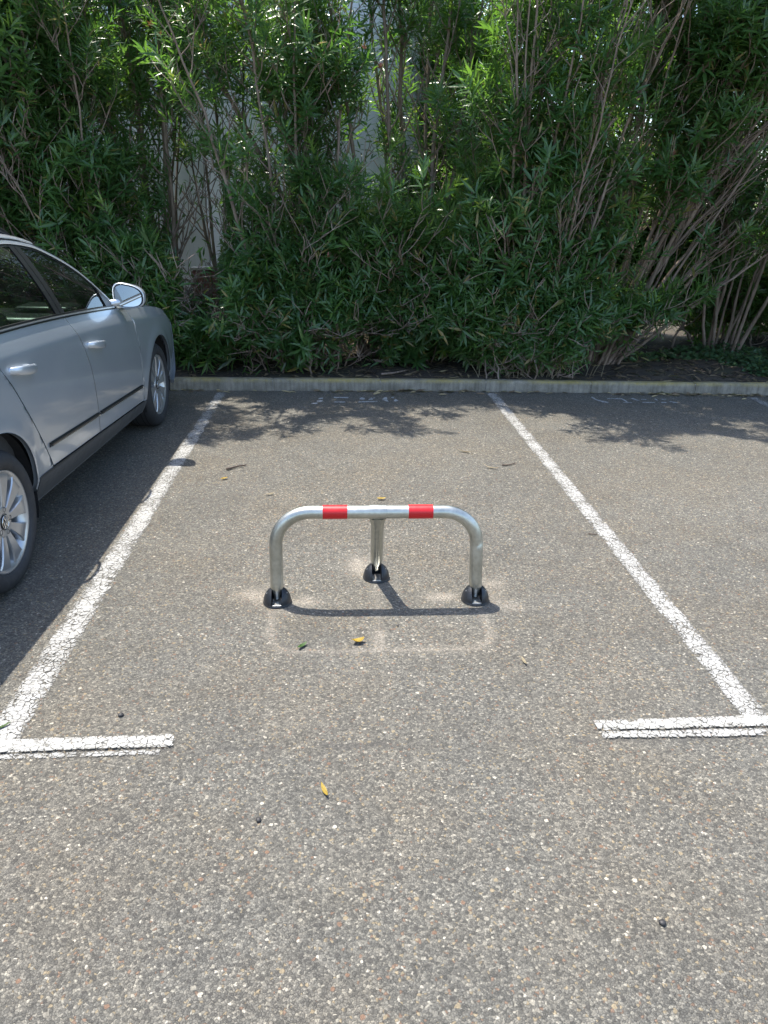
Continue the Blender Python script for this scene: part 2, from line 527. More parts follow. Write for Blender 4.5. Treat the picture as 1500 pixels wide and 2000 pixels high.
def build_asphalt():
    xs = np.array([-60, -30, -12, -6, -3, -1.5] + lin(-0.8, 1.1, 0.02) + [1.1, 2, 4, 8, 14, 30, 60])
    ys = np.array([-60, -30, -12, -5, -2, 0, 1, 1.8] + lin(2.3, 3.6, 0.02) + [3.6, 4.5, 5.5, 6.5, 7.03])
    X, Y = np.meshgrid(xs, ys, indexing='ij')
    nx, ny = X.shape
    V = np.stack([X, Y, np.zeros_like(X)], -1).reshape(-1, 3)
    f = []
    for i in range(nx - 1):
        for j in range(ny - 1):
            a = i * ny + j
            f.append((a, a + ny, a + ny + 1, a + 1))
    o = mesh_obj("asphalt", V, f, M_ASPHALT)
    d = np.zeros(len(V))
    x, y = V[:, 0], V[:, 1]
    def blob(cx, cy, rx, ry, s):
        return s * np.exp(-(((x - cx) / rx) ** 2 + ((y - cy) / ry) ** 2))
    for b_ in [(.085, 3.285, .055, .085, .8), (.10, 3.20, .05, .05, .35), (-.155, 2.915, .06, .04, .75), (-.385, 2.99, .075, .05, .65), (-.345, 2.93, .05, .05, .4),
               (.455, 2.945, .065, .035, .9), (.695, 3.06, .06, .05, .45), (.74, 2.85, .06, .035, .5), (.68, 2.92, .05, .06, .35), (.21, 3.05, .05, .05, .2), (-.24, 2.84, .05, .03, .3)]:
        d += blob(*b_)
    # ring of dust where the folded hoop lay on the ground
    def seg(x0, y0, x1, y1, w, s):
        dx, dy = x1 - x0, y1 - y0
        t = np.clip(((x - x0) * dx + (y - y0) * dy) / (dx * dx + dy * dy), 0, 1)
        r = np.hypot(x - x0 - t * dx, y - y0 - t * dy)
        return s * np.exp(-(r / w) ** 2)
    ring = seg(-.292, 2.83, -.285, 2.66, .018, .35)
    for k in range(8):
        a0, a1 = PI + k * PI / 16, PI + (k + 1) * PI / 16
        ring = np.maximum(ring, seg(-.165 + .12 * math.cos(a0), 2.64 + .12 * math.sin(a0), -.165 + .12 * math.cos(a1), 2.64 + .12 * math.sin(a1), .018, .36))
        b0, b1 = -k * PI / 16, -(k + 1) * PI / 16
        ring = np.maximum(ring, seg(.49 + .12 * math.cos(b0), 2.64 + .12 * math.sin(b0), .49 + .12 * math.cos(b1), 2.64 + .12 * math.sin(b1), .018, .40))
    ring = np.maximum(ring, seg(-.165, 2.52, .49, 2.52, .018, .34))
    ring = np.maximum(ring, seg(.608, 2.80, .61, 2.64, .018, .38))
    ring = np.maximum(ring, seg(.155, 2.66, .152, 2.525, .020, .55))
    ring = np.maximum(ring, seg(.16, 3.02, .155, 2.66, .018, .22))
    d = np.clip(d + 1.15 * ring, 0, 1)
    at = o.data.attributes.new("dust", 'FLOAT', 'POINT')
    at.data.foreach_set("value", d.astype(np.float32))
    tag(o, kind="structure")
    return o
build_asphalt()

ground = mesh_obj("ground", [(-300, -300, -.05), (300, -300, -.05), (300, 300, -.05), (-300, 300, -.05)], [(0, 1, 2, 3)],
                  simple("rough_grass_ground", (.060, .070, .028), 0.95, var=0.5, scale=0.8))
tag(ground, kind="structure")

def fbm2(x, y, seed=0.0):
    from mathutils import noise
    return noise.fractal(Vector((x, y, seed)), 1.0, 2.0, 4)

def bed_z(x, y):
    t = min(1, max(0, (y - kerb_y(x) - .08) / .5))
    return 0.088 + 0.022 * t + 0.03 * t * fbm2(x * 1.6, y * 1.6) + 0.012 * t * fbm2(x * 9, y * 9, 3)

def build_bed():
    xs = np.concatenate([np.arange(-14, -4.5, .5), np.arange(-4.5, 6.5, .07), np.arange(6.5, 14, .5)])
    vs = np.concatenate([np.arange(0, 2.2, .07), np.arange(2.2, 10, .35)])
    V = []; F = []
    for x in xs:
        for v in vs:
            y = kerb_y(x) + .075 + v
            V.append((x, y, bed_z(x, y)))
    ny = len(vs)
    for i in range(len(xs) - 1):
        for j in range(ny - 1):
            a = i * ny + j
            F.append((a, a + ny, a + ny + 1, a + 1))
    o = mesh_obj("planting_bed", V, F, M_SOIL, smooth=True)
    tag(o, kind="structure")
build_bed()

# kerb: one structure, each kerb stone a part
kerb = tag(empty("kerb", (0, 6.965, 0)), kind="structure")
for k in range(-13, 13):
    x0, x1 = 1.38 + k * 1.0 + .003, 1.38 + (k + 1) * 1.0 - .003
    y0, y1 = kerb_y(x0), kerb_y(x1)
    bm = bmesh.new()
    L_ = math.hypot(x1 - x0, y1 - y0)
    nseg = 10
    h = .105 + random.uniform(-.003, .003)
    prof = [(0.0, -.06), (0.0, .012), (-.002, .07), (.002, h - .016), (.008, h - .005), (.018, h), (.075, h + .002), (.084, h - .004), (.086, h - .02), (.086, -.06)]
    rings = []
    for s in range(nseg + 1):
        u = s / nseg
        chip = 0.004 if s in (0, nseg) else 0
        ring = []
        for (py, pz) in prof:
            jit = random.uniform(-.0012, .0012)
            ring.append(bm.verts.new((x0 + (x1 - x0) * u, y0 + (y1 - y0) * u + py + jit + (chip if py < .02 else -chip * .3), pz + jit - (chip if pz > h - .02 else 0))))
        rings.append(ring)
    for a, b_ in zip(rings[:-1], rings[1:]):
        for q in range(len(prof) - 1):
            bm.faces.new((a[q], b_[q], b_[q + 1], a[q + 1]))
    bm.faces.new(rings[0]); bm.faces.new(list(reversed(rings[-1])))
    o = bm_obj("kerb_stone", bm, M_KERB, None, angle=math.radians(50))
    o.parent = kerb
    o.matrix_parent_inverse = kerb.matrix_world.inverted() if False else Matrix.Translation((0, -6.965, 0))
# mortar between the stones, a little below their faces
bm = bmesh.new()
for k in range(-12, 13):
    x = 1.38 + k
    add_box(bm, (x, kerb_y(x) + .046, .035), (.012, .068, .118))
o = bm_obj("kerb_mortar", bm, M_MORTAR)
o.parent = kerb; o.matrix_parent_inverse = Matrix.Translation((0, -6.965, 0)); o["kind"] = "stuff"

# ------------------------------------------------------------------ white wall behind the hedge
WALL_Y = 10.05
wall = empty("boundary_wall", (-2.0, WALL_Y, 0.1))
tag(wall, "white rendered wall behind the oleanders, seen through the gaps between their stems", "wall")
for i, (x0, x1) in enumerate([(-9.62, -6.92), (-6.92, -4.32), (-4.32, -1.62), (-1.62, 1.18)]):
    bm = bmesh.new()
    add_box(bm, ((x0 + x1) / 2 + 2.0, .10 + (0.0 if i % 2 else .006), 2.0), (x1 - x0 - .012, .20, 4.2), .008)
    bm_obj("wall_panel", bm, M_WALL, wall, angle=.6)
bm = bmesh.new()
add_box(bm, (-4.22 + 2.0, .10, 4.13), (10.9, .28, .07), .01)
bm_obj("wall_coping", bm, M_MORTAR, wall, angle=.6)

# short brick pillar in front of the wall
pil = empty("brick_pillar", (-1.645, 9.72, .10), 0.06)
tag(pil, "short weathered red brick pillar standing before the white wall", "pillar")
bm = bmesh.new()
add_box(bm, (0, 0, .36), (.262, .20, .74), .004)
bm_obj("pillar_core", bm, M_MORTAR, pil)
bmb = bmesh.new(); add_box(bmb, (0, 0, 0), (.135, .11, .058), .006, seg=1)
brick_a = bm_obj("brick", bmb, M_BRICK, pil)
first = True
for row in range(11):
    z = .035 + row * .068
    for sx in (-1, 1):
        for sy in (-1, 1):
            o = brick_a if first else brick_a.copy()
            if not first:
                COL.objects.link(o)
            first = False
            o.parent = pil
            sh = .006 if row % 2 else -.006
            o.location = (sx * .0725 + sh + random.uniform(-.002, .002), sy * .058, z)
            o.rotation_euler = (random.uniform(-.02, .02), random.uniform(-.02, .02), random.uniform(-.02, .02))
bm = bmesh.new(); add_box(bm, (0, 0, .775), (.31, .25, .03), .006)
bm_obj("pillar_cap", bm, M_MORTAR, pil)

# ------------------------------------------------------------------ painted markings
def paint_strip(name, a, b, w0, w1, mat, label, z=.004, wob=.0022, group=None):
    """painted strip from a to b on the asphalt"""
    a, b = Vector((*a, 0)), Vector((*b, 0))
    d = (b - a); L_ = d.length; d.normalize(); n = Vector((-d.y, d.x, 0))
    N = max(6, int(L_ / .04))
    cols = [0, .10, .28, .5, .72, .90, 1]
    V = []; ed = []
    for i in range(N + 1):
        u = i / N
        w = w0 + (w1 - w0) * u
        for c in cols:
            j = random.uniform(-wob, wob) if c in (0, 1) else 0
            e = random.uniform(-.006, .006) if i in (0, N) else 0
            p = a + d * (L_ * u + e) + n * ((c - .5) * w + j)
            V.append((p.x, p.y, z))
            ed.append((0.35 if c in (0, 1) else (.7 if c in (.10, .90) else 1.0)) * (0.7 if i in (0, N) else 1))
    m = len(cols); F = []
    for i in range(N):
        for k in range(m - 1):
            q = i * m + k
            F.append((q, q + m, q + m + 1, q + 1))
    o = mesh_obj(name, V, F, mat)
    at = o.data.attributes.new("edge", 'FLOAT', 'POINT')
    at.data.foreach_set("value", np.array(ed, np.float32))
    tag(o, label, "line marking", group)
    return o
G_L = "white painted lines of the parking bay"
paint_strip("bay_line", (-1.083, 6.87), (-1.092, 1.96), .100, .116, M_LINE, "long cracked white line between the silver car and the hoop barrier", group=G_L)
paint_strip("bay_line", (1.424, 6.90), (1.428, 2.02), .104, .096, M_LINE, "long white line slanting away on the empty side of the hoop barrier, opposite the car", group=G_L)
paint_strip("bay_line", (3.87, 6.75), (3.84, 1.9), .10, .10, M_LINE_WORN, "short worn end of a white line by the kerb near the ivy", group=G_L)
paint_strip("bay_end_bar", (-1.30, 1.985), (-.540, 2.000), .066, .060, M_BAR, "white bar at the foot of the line beside the car, its edge doubled", z=.0085, group=G_L)
paint_strip("bay_end_bar", (-1.30, 1.938), (-.575, 1.950), .026, .026, M_LINE_WORN, "thin worn ghost stripe just in front of the bar by the car's line", z=.004, group=G_L)
paint_strip("bay_end_bar", (.850, 2.026), (1.62, 2.035), .052, .060, M_BAR, "white bar at the foot of the far line from the car, rounded at its end", z=.0085, group=G_L)
paint_strip("bay_end_bar", (.860, 1.980), (1.62, 1.974), .036, .040, M_LINE, "fainter second white stripe running along the rounded bar, a dark crack between", z=.0065, group=G_L)

def marks(polys, label):
    bm = bmesh.new()
    for poly in polys:
        bm.faces.new([bm.verts.new((x, y, .004)) for x, y in poly])
    o = bm_obj("stencil_marking", bm, M_MARK)
    at = o.data.attributes.new("edge", 'FLOAT', 'POINT')
    at.data.foreach_set("value", np.full(len(o.data.vertices), .55, np.float32))
    for p in o.data.polygons:
        if p.normal.z < 0: p.flip()
    o["kind"] = "stuff"
    tag(o, label, "road marking", "faded stencil letters at the head of the bays")
def quad(x0, y0, x1, y1):
    return [(x0, y0), (x1, y0), (x1, y1), (x0, y1)]
marks([[(-.205, 6.525), (-.155, 6.525), (-.150, 6.60), (-.20, 6.575)], [(-.195, 6.63), (-.15, 6.645), (-.150, 6.685), (-.185, 6.665)], [(-.25, 6.45), (-.20, 6.455), (-.19, 6.50), (-.235, 6.49)],
       quad(-.055, 6.672, .078, 6.712), quad(-.05, 6.505, .048, 6.540),
       [(.16, 6.51), (.29, 6.525), (.335, 6.545), (.335, 6.565), (.17, 6.548)], [(.18, 6.62), (.22, 6.60), (.225, 6.68), (.20, 6.705), (.178, 6.665)], [(.255, 6.60), (.295, 6.61), (.30, 6.66), (.285, 6.69), (.262, 6.65)], [(.30, 6.66), (.325, 6.68), (.31, 6.71)],
       [(.375, 6.61), (.432, 6.535), (.425, 6.715), (.405, 6.705)],
       [(.462, 6.68), (.495, 6.67), (.49, 6.72), (.472, 6.715)], [(.49, 6.545), (.525, 6.575), (.50, 6.65), (.482, 6.60)]],
      "faded white stencil letters by the kerb, ahead of the hoop barrier")
marks([[(2.325, 6.74), (2.345, 6.755), (2.35, 6.65), (2.385, 6.60), (2.43, 6.56), (2.425, 6.53), (2.37, 6.545), (2.335, 6.65)],
       [(2.465, 6.70), (2.60, 6.70), (2.612, 6.65), (2.612, 6.56), (2.595, 6.56), (2.59, 6.665), (2.465, 6.672)], quad(2.56, 6.53, 2.64, 6.548),
       [(2.685, 6.70), (2.71, 6.71), (2.745, 6.62), (2.72, 6.605)], quad(2.77, 6.645, 2.82, 6.675), quad(2.74, 6.53, 2.855, 6.558),
       [(2.905, 6.70), (2.925, 6.69), (2.915, 6.62), (2.90, 6.63)], quad(2.915, 6.53, 2.965, 6.562), quad(2.965, 6.655, 3.01, 6.68), [(3.0, 6.57), (3.03, 6.53), (3.07, 6.53), (3.06, 6.555), (3.02, 6.60)]],
      "faded white stencil letters by the kerb of the empty bay toward the ivy")

# ------------------------------------------------------------------ hoop barrier
BY = 2.918
bar = empty("parking_barrier", (0.157, BY, 0))
tag(bar, "galvanised hoop parking barrier with two red bands on black rubber feet", "barrier")
TR = .0285
def off(p):
    return (p[0] - .157, p[1] - BY, p[2])
def hoop_path():
    xl, xr, zt, R = -.274, .584, .424, .150
    P = [(-.277, BY, .020), (-.277, BY, .034), (-.277, BY, .058), (-.277, BY, .075)]
    for z in np.linspace(.10, zt - R, 8): P.append((-.277 + .003 * (z / .3), BY, z))
    for k in range(1, 12):
        a = PI - k * PI / 22
        P.append((xl + R + R * math.cos(a), BY, zt - R + R * math.sin(a)))
    for x in np.linspace(xl + R, xr - R, 12): P.append((x, BY, zt))
    for k in range(1, 12):
        a = PI / 2 - k * PI / 22
        P.append((xr - R + R * math.cos(a), BY, zt - R + R * math.sin(a)))
    for z in np.linspace(zt - R, .10, 8): P.append((.594 - .010 * (z / .3), BY, z))
    P += [(.594, BY, .075), (.595, BY, .058), (.595, BY, .034), (.595, BY, .020)]
    return P
hp = hoop_path()
rad = [TR] * len(hp)
for i, r in enumerate((.0135, .0145, .0225, TR)):
    rad[i] = r; rad[-1 - i] = r
bm = bmesh.new()
add_tube(bm, [off(p) for p in hp], rad, n=28)
bm_obj("hoop", bm, M_GALV, bar, angle=.9)
for x0, x1 in ((-.074, .029), (.285, .389)):
    bm = bmesh.new()
    r_ = TR + .0012
    M = Matrix.Translation(off((0, BY, .424)))
    rings = add_lathe(bm, [(TR - .001, x0), (r_, x0 + .0005), (r_, (x0 + x1) / 2), (r_, x1 - .0005), (TR - .001, x1)], 32, 'X', M=M)
    bm_obj("red_band", bm, M_RED, bar, angle=.9)
# middle strut leaning back to its own foot, with a pressed groove along its front
top = Vector((.157, BY + .008, .405)); bot = Vector((.166, 3.142, .062))
ax = (bot - top).normalized(); side = Vector((1, 0, 0)); side = (side - ax * side.dot(ax)).normalized(); front = ax.cross(side)
if front.y > 0: front = -front
bm = bmesh.new()
sec = []
for k in range(28):
    a = 2 * PI * k / 28
    r = TR
    if abs((a - PI / 2 + PI) % (2 * PI) - PI) < .24: r = TR * .86
    sec.append((math.cos(a) * r, math.sin(a) * r))
rings = []
Lp = (bot - top).length
for u, sc, scx in ((0, 1, 1), (.03, 1, 1), (.3, 1, 1), (.6, 1, 1), (.86, 1, 1), (.92, .8, .78), (.98, .6, .5), (1.06, .55, .45)):
    c = top + ax * Lp * u
    rings.append([bm.verts.new(Vector(off(c + side * x * scx + front * y * sc))) for x, y in sec])
for a, b_ in zip(rings[:-1], rings[1:]):
    for k in range(28):
        bm.faces.new((a[k], a[(k + 1) % 28], b_[(k + 1) % 28], b_[k]))
bm.faces.new(rings[0]); bm.faces.new(rings[-1])
strut = bm_obj("middle_strut", bm, M_GALV, bar, angle=.35)
bm = bmesh.new()
M = Matrix.Translation(off((0, BY, .424)))
add_lathe(bm, [(TR, .122), (TR + .0022, .1225), (TR + .0026, .157), (TR + .0022, .1915), (TR, .192)], 32, 'X', M=M)
bm_obj("collar", bm, M_GALV, bar, angle=.9)
bm = bmesh.new()
rings = []
for u, w in ((0.0, .039), (.02, .036), (.045, .0315), (.06, .0295)):
    c = top + ax * u
    rings.append([bm.verts.new(Vector(off(c + side * x * w / TR + front * y * (w / TR if u > .03 else 1.0)))) for x, y in sec])
for a, b_ in zip(rings[:-1], rings[1:]):
    for k in range(28):
        bm.faces.new((a[k], a[(k + 1) % 28], b_[(k + 1) % 28], b_[k]))
bm_obj("collar_neck", bm, M_GALV, strut, angle=.5)

def foot(cx, cy, rz=0.0):
    f = bm_obj("rubber_foot", bmesh.new(), M_RUBBER, bar)
    bm = bmesh.new()
    R, H, w = .061, .073, .0225
    for sg in (-1, 1):
        secs = []
        for x in (w, w + .0015, w + .009, w + .017, w + .025, w + .032, .0592):
            q = math.sqrt(max(0.02, 1 - (x / R) ** 2))
            s = []
            for k in range(15):
                a = PI * k / 14
                s.append((sg * x, R * q * math.cos(a), .004 + H * q * max(0, math.sin(a))))
            s.append((sg * x, -R * q * 1.03, .0)); s.append((sg * x, R * q * 1.03, .0))
            secs.append([bm.verts.new(p) for p in s])
        n = len(secs[0])
        for a, b_ in zip(secs[:-1], secs[1:]):
            for k in range(n):
                bm.faces.new((a[k], a[(k + 1) % n], b_[(k + 1) % n], b_[k]))
        bm.faces.new(secs[0]); bm.faces.new(secs[-1])
    # back wall and rim that tie the two lobes together
    add_box(bm, (0, .040, .030), (.046, .016, .058), .004)
    add_lathe(bm, [(.0001, .0), (.062, .0), (.063, .004), (.061, .008), (.0001, .008)], 36)
    bmesh.ops.recalc_face_normals(bm, faces=bm.faces)
    for e in bm.edges:
        if len(e.link_faces) == 2 and e.calc_face_angle(0) > .7: e.smooth = False
    for fc in bm.faces: fc.smooth = True
    bm.to_mesh(f.data); bm.free()
    f.location = (cx - .157, cy - BY, 0); f.rotation_euler = (0, 0, rz)
    bm = bmesh.new(); add_box(bm, (0, -.024, .0105), (.041, .062, .005), .001)
    bm_obj("base_plate", bm, M_STEEL, f)
    for sg in (-1, 1):
        bm = bmesh.new()
        M = Matrix.Translation((sg * .0425, -.012, .0500)) @ Matrix.Rotation(sg * .85, 4, 'Y') @ Matrix.Rotation(.1, 4, 'X')
        add_lathe(bm, [(.0001, .003), (.0032, .003), (.0036, 0), (.0036, -.004)], 10, M=M)
        bm_obj("bolt", bm, M_STEEL, f, smooth=False)
        bm = bmesh.new()
        M = Matrix.Translation((sg * .041, .008, .0515)) @ Matrix.Rotation(sg * .75, 4, 'Y')
        add_box(bm, (0, 0, 0), (.006, .012, .004)); bmesh.ops.transform(bm, matrix=M, verts=bm.verts)
        bm_obj("bolt_slot", bm, M_DARK, f)
foot(-.277, BY, .02); foot(.595, BY, -.03); foot(.166, 3.142, 0.0)

# ------------------------------------------------------------------ things lying on the asphalt
def fallen_leaf(x, y, L_, w, rz, mat, label, curl=.25, z=.004, cat="leaf", group="leaves lying on the asphalt"):
    bm = bmesh.new(); n = 7
    rows = []
    for i in range(n + 1):
        u = i / n
        ww = w * math.sin(PI * min(1, u * .93 + .05)) ** .8
        zc = curl * L_ * (u - .5) ** 2 * 2 + .002
        rows.append([bm.verts.new((L_ * (u - .5), -ww / 2, zc + ww * .28)), bm.verts.new((L_ * (u - .5), 0, zc)), bm.verts.new((L_ * (u - .5), ww / 2, zc + ww * .2))])
    for a, b_ in zip(rows[:-1], rows[1:]):
        for k in range(2): bm.faces.new((a[k], b_[k], b_[k + 1], a[k + 1]))
    bmesh.ops.solidify(bm, geom=bm.faces[:], thickness=.0006)
    o = bm_obj("fallen_leaf", bm, mat, smooth=True)
    o.location = (x, y, z); o.rotation_euler = (random.uniform(-.15, .15), 0, rz)
    tag(o, label, cat, group)
def fallen_twig(pts, r, mat, label, name="twig", cat="twig", group="twigs lying on the asphalt"):
    bm = bmesh.new()
    c = Vector((pts[0][0], pts[0][1], 0))
    P = []
    for a, b_ in zip(pts[:-1], pts[1:]):
        for t in (0, .33, .66):
            P.append(Vector((a[0] + (b_[0] - a[0]) * t + random.uniform(-.003, .003), a[1] + (b_[1] - a[1]) * t + random.uniform(-.003, .003), r + .002 + random.uniform(0, .003))) - c)
    P.append(Vector((*pts[-1], r + .004)) - c)
    add_tube(bm, P, [r * (1 - .5 * i / len(P)) for i in range(len(P))], 7)
    o = bm_obj(name, bm, mat, smooth=True)
    o.location = c
    tag(o, label, cat, group)
fallen_twig([(-.735, 4.685), (-.69, 4.73), (-.62, 4.765)], .0075, M_TWIG, "dark curved twig near the car's line, above the barrier")
fallen_twig([(1.09, 4.765), (1.14, 4.77), (1.19, 4.805)], .005, M_TWIG, "short dark twig close to the far white line")
fallen_leaf(.89, 5.065, .125, .016, -.35, M_STRAW, "long pale dry leaf lying farthest from the barrier, near the shade")
fallen_leaf(1.01, 4.712, .105, .014, -.55, M_STRAW, "thin pale straw leaf beside the short dark twig")
fallen_leaf(-.73, 4.51, .05, .022, .6, M_DRYLEAF, "small yellow leaf lying just below the dark curved twig")
fallen_leaf(-.42, 4.232, .06, .014, .5, M_STRAW, "little straw coloured leaf between the car's line and the barrier")
fallen_leaf(.243, 4.148, .055, .022, .1, M_DRYLEAF, "small yellow leaf right behind the middle of the barrier bar")
fallen_leaf(.069, 2.575, .052, .034, .4, M_DRYLEAF, "crumpled yellow leaf on the dust outline in front of the barrier", curl=.6)
fallen_leaf(-.153, 2.552, .055, .017, .9, M_GREENLEAF, "green leaf lying on the dust outline before the barrier")
fallen_leaf(-.052, 1.758, .058, .013, 1.9, M_DRYLEAF, "narrow yellow leaf alone on the near asphalt")
fallen_leaf(-1.115, 2.085, .06, .013, .7, M_GREENLEAF, "green leaf lying on the white line at the bay corner")
fallen_leaf(.70, 2.42, .05, .011, 1.7, M_STRAW, "tiny pale leaf on the open asphalt in front of the barrier's far foot", curl=.2)
fallen_twig([(1.33, 3.62), (1.37, 3.60)], .0035, M_TWIG, "small brown chip of twig against the far white line")
def pebble(x, y, r, label, mat=M_BLACKSTONE, group="loose pebbles on the asphalt"):
    bm = bmesh.new()
    bmesh.ops.create_icosphere(bm, subdivisions=2, radius=r)
    for v in bm.verts:
        v.co *= 1 + random.uniform(-.16, .16); v.co.z *= .7
    o = bm_obj("pebble", bm, mat, smooth=True)
    o.location = (x, y, r * .45); tag(o, label, "pebble", group)
pebble(-.745, 2.14, .010, "small black pebble just past the bar by the car's line")
pebble(-.235, 1.652, .0085, "small black pebble on the near asphalt, toward the car")
pebble(.78, 1.28, .009, "dark pebble low on the near asphalt, away from the car")
pebble(.235, 2.70, .005, "tiny dark pebble beside the bar's shadow")

# ------------------------------------------------------------------ silver estate car
CAR = empty("parked_car", (-2.268, 5.8198, 0), math.radians(-1.606))
tag(CAR, "silver grey estate car parked nose to the hedge, mirror out and alloy wheels showing", "car")
def pchip(xs, ys, x):
    xs=np.asarray(xs,float); ys=np.asarray(ys,float); x=np.asarray(x,float)
    h=np.diff(xs); dl=np.diff(ys)/h
    m=np.zeros_like(ys); m[0]=dl[0]; m[-1]=dl[-1]
    for i in range(1,len(ys)-1):
        if dl[i-1]*dl[i]>0:
            w1=2*h[i]+h[i-1]; w2=h[i]+2*h[i-1]
            m[i]=(w1+w2)/(w1/dl[i-1]+w2/dl[i])
    i=np.clip(np.searchsorted(xs,x)-1,0,len(xs)-2)
    t=np.clip((x-xs[i])/h[i],0,1)
    return ((2*t**3-3*t**2+1)*ys[i]+(t**3-2*t**2+t)*h[i]*m[i]+(-2*t**3+3*t**2)*ys[i+1]+(t**3-t**2)*h[i]*m[i+1])
def z_door(s):  return .300+.043*(-.5-np.clip(s,-2.3,-.3))
def z_shoulder(s): return pchip([-3.8,-2.52,-.44,.2,.7],[1.0,.976,.861,.80,.70],s)
def z_belt(s):  return pchip([-3.8,-2.37,-.8,-.44,0,.4,.8],[1.10,1.075,.985,.950,.905,.84,.72],s)
def taper(s):   return pchip([-3.83,-3.7,-3.4,-2.9,-2.4,-.6,0,.4,.65,.82,.94],[.885,.93,.962,.985,1,1,.995,.975,.94,.86,.70],s)
def side_x(s,z):
    """half width of the bodywork at station s (forward) and height z"""
    s=np.asarray(s,float); z=np.asarray(z,float)
    zd=z_door(s); zs=z_shoulder(s); zb=z_belt(s)
    lo=np.where(z<zd, .884-.9*(zd-z)**1.5-.12*(zd-z), 0)
    t=np.clip((z-zd)/(zs-zd),0,1)
    mid=.884+.031*np.sin(np.clip(t/.62,0,1)*np.pi/2)-.010*np.clip((t-.62)/.38,0,1)**2
    xs_=.884+.031-.010
    u=np.clip((z-zs)/(zb-zs),0,1)
    up=xs_-.038*u-.006*u*u
    dz=np.clip(z-zb,0,None)
    gl=xs_-.044-.42*dz-.40*dz*dz
    x=np.where(z<zd,lo,np.where(z<zs,mid,np.where(z<zb,up,gl)))
    for h in (0.0,-2.709):
        r=np.hypot(s-h,z-.318)
        x=x+.010*np.exp(-((r-.385)/.055)**2)*np.clip((z-.1)/.2,0,1)*(z<zb)
    return x*taper(s)

def gsurf(sL, sR, zB, zT, nu, nv, x_off=0.0):
    """grid of points on the car side bounded by curves sL(z), sR(z), zB(s), zT(s)"""
    u = np.concatenate([[0, .004], np.linspace(.02, .98, nu), [.996, 1]])
    v = np.concatenate([[0, .006], np.linspace(.03, .97, nv), [.994, 1]])
    U, Vv = np.meshgrid(u, v, indexing='ij')
    z = .3 + .6 * Vv; s = -1 + 0 * U
    for it in range(25):
        a, b_ = sL(z), sR(z)
        s = a + (b_ - a) * U
        z = zB(s) + (zT(s) - zB(s)) * Vv
    x = side_x(s, z) + x_off
    return np.stack([x, s, z], -1)

def grid_faces(nx, ny):
    return [(i * ny + j, (i + 1) * ny + j, (i + 1) * ny + j + 1, i * ny + j + 1) for i in range(nx - 1) for j in range(ny - 1)]

def sheet(name, G, mat, parent, lip=.014, mirror=False, smooth=True, label=None):
    """smooth sheet with its rim folded inward"""
    nx, ny = G.shape[:2]
    V = [tuple(p) for p in G.reshape(-1, 3)]
    F = grid_faces(nx, ny)
    if lip:
        ring = [(i, 0) for i in range(nx)] + [(nx - 1, j) for j in range(1, ny)] + [(i, ny - 1) for i in range(nx - 2, -1, -1)] + [(0, j) for j in range(ny - 2, 0, -1)]
        base = len(V)
        for (i, j) in ring:
            p = G[i, j]
            V.append((p[0] - lip, p[1], p[2]))
        n = len(ring)
        for k in range(n):
            a = ring[k]; b_ = ring[(k + 1) % n]
            F.append((a[0] * ny + a[1], b_[0] * ny + b_[1], base + (k + 1) % n, base + k))
    if mirror:
        V = [(-x, y, z) for x, y, z in V]
        F = [tuple(reversed(f)) for f in F]
    o = mesh_obj(name, V, F, mat, parent, smooth)
    return o

def interp(xs, ys):
    return lambda q: pchip(xs, ys, q)
Z_TOPGLASS = interp([-3.45, -3.2, -2.6, -1.805, -1.472, -1.284, -1.065, -.873, -.72], [1.30, 1.362, 1.40, 1.408, 1.378, 1.322, 1.224, 1.081, .945])
# shut lines
G_FENDER = interp([.25, .30, .462, .646, .79, .888, .96], [-.437, -.440, -.476, -.508, -.54, -.567, -.585])
G_DOORS = interp([.2, .369, .458, .582, .738, .892, .953, 1.06], [-1.37, -1.396, -1.414, -1.448, -1.488, -1.56, -1.598, -1.655])
G_REAR = interp([.25, .354, .475, .624, .759, .864, .944, 1.08], [-2.07, -2.102, -2.185, -2.299, -2.399, -2.473, -2.538, -2.64])
GAP = .003
z_bt = lambda s: z_belt(s) - .004
def arch(s, hub, R, low):
    d = np.clip(R * R - (s - hub) ** 2, 0, None)
    return np.maximum(np.where(np.abs(s - hub) < R, .318 + np.sqrt(d), 0), low(s))
sill_z = lambda s: .215 + 0 * s

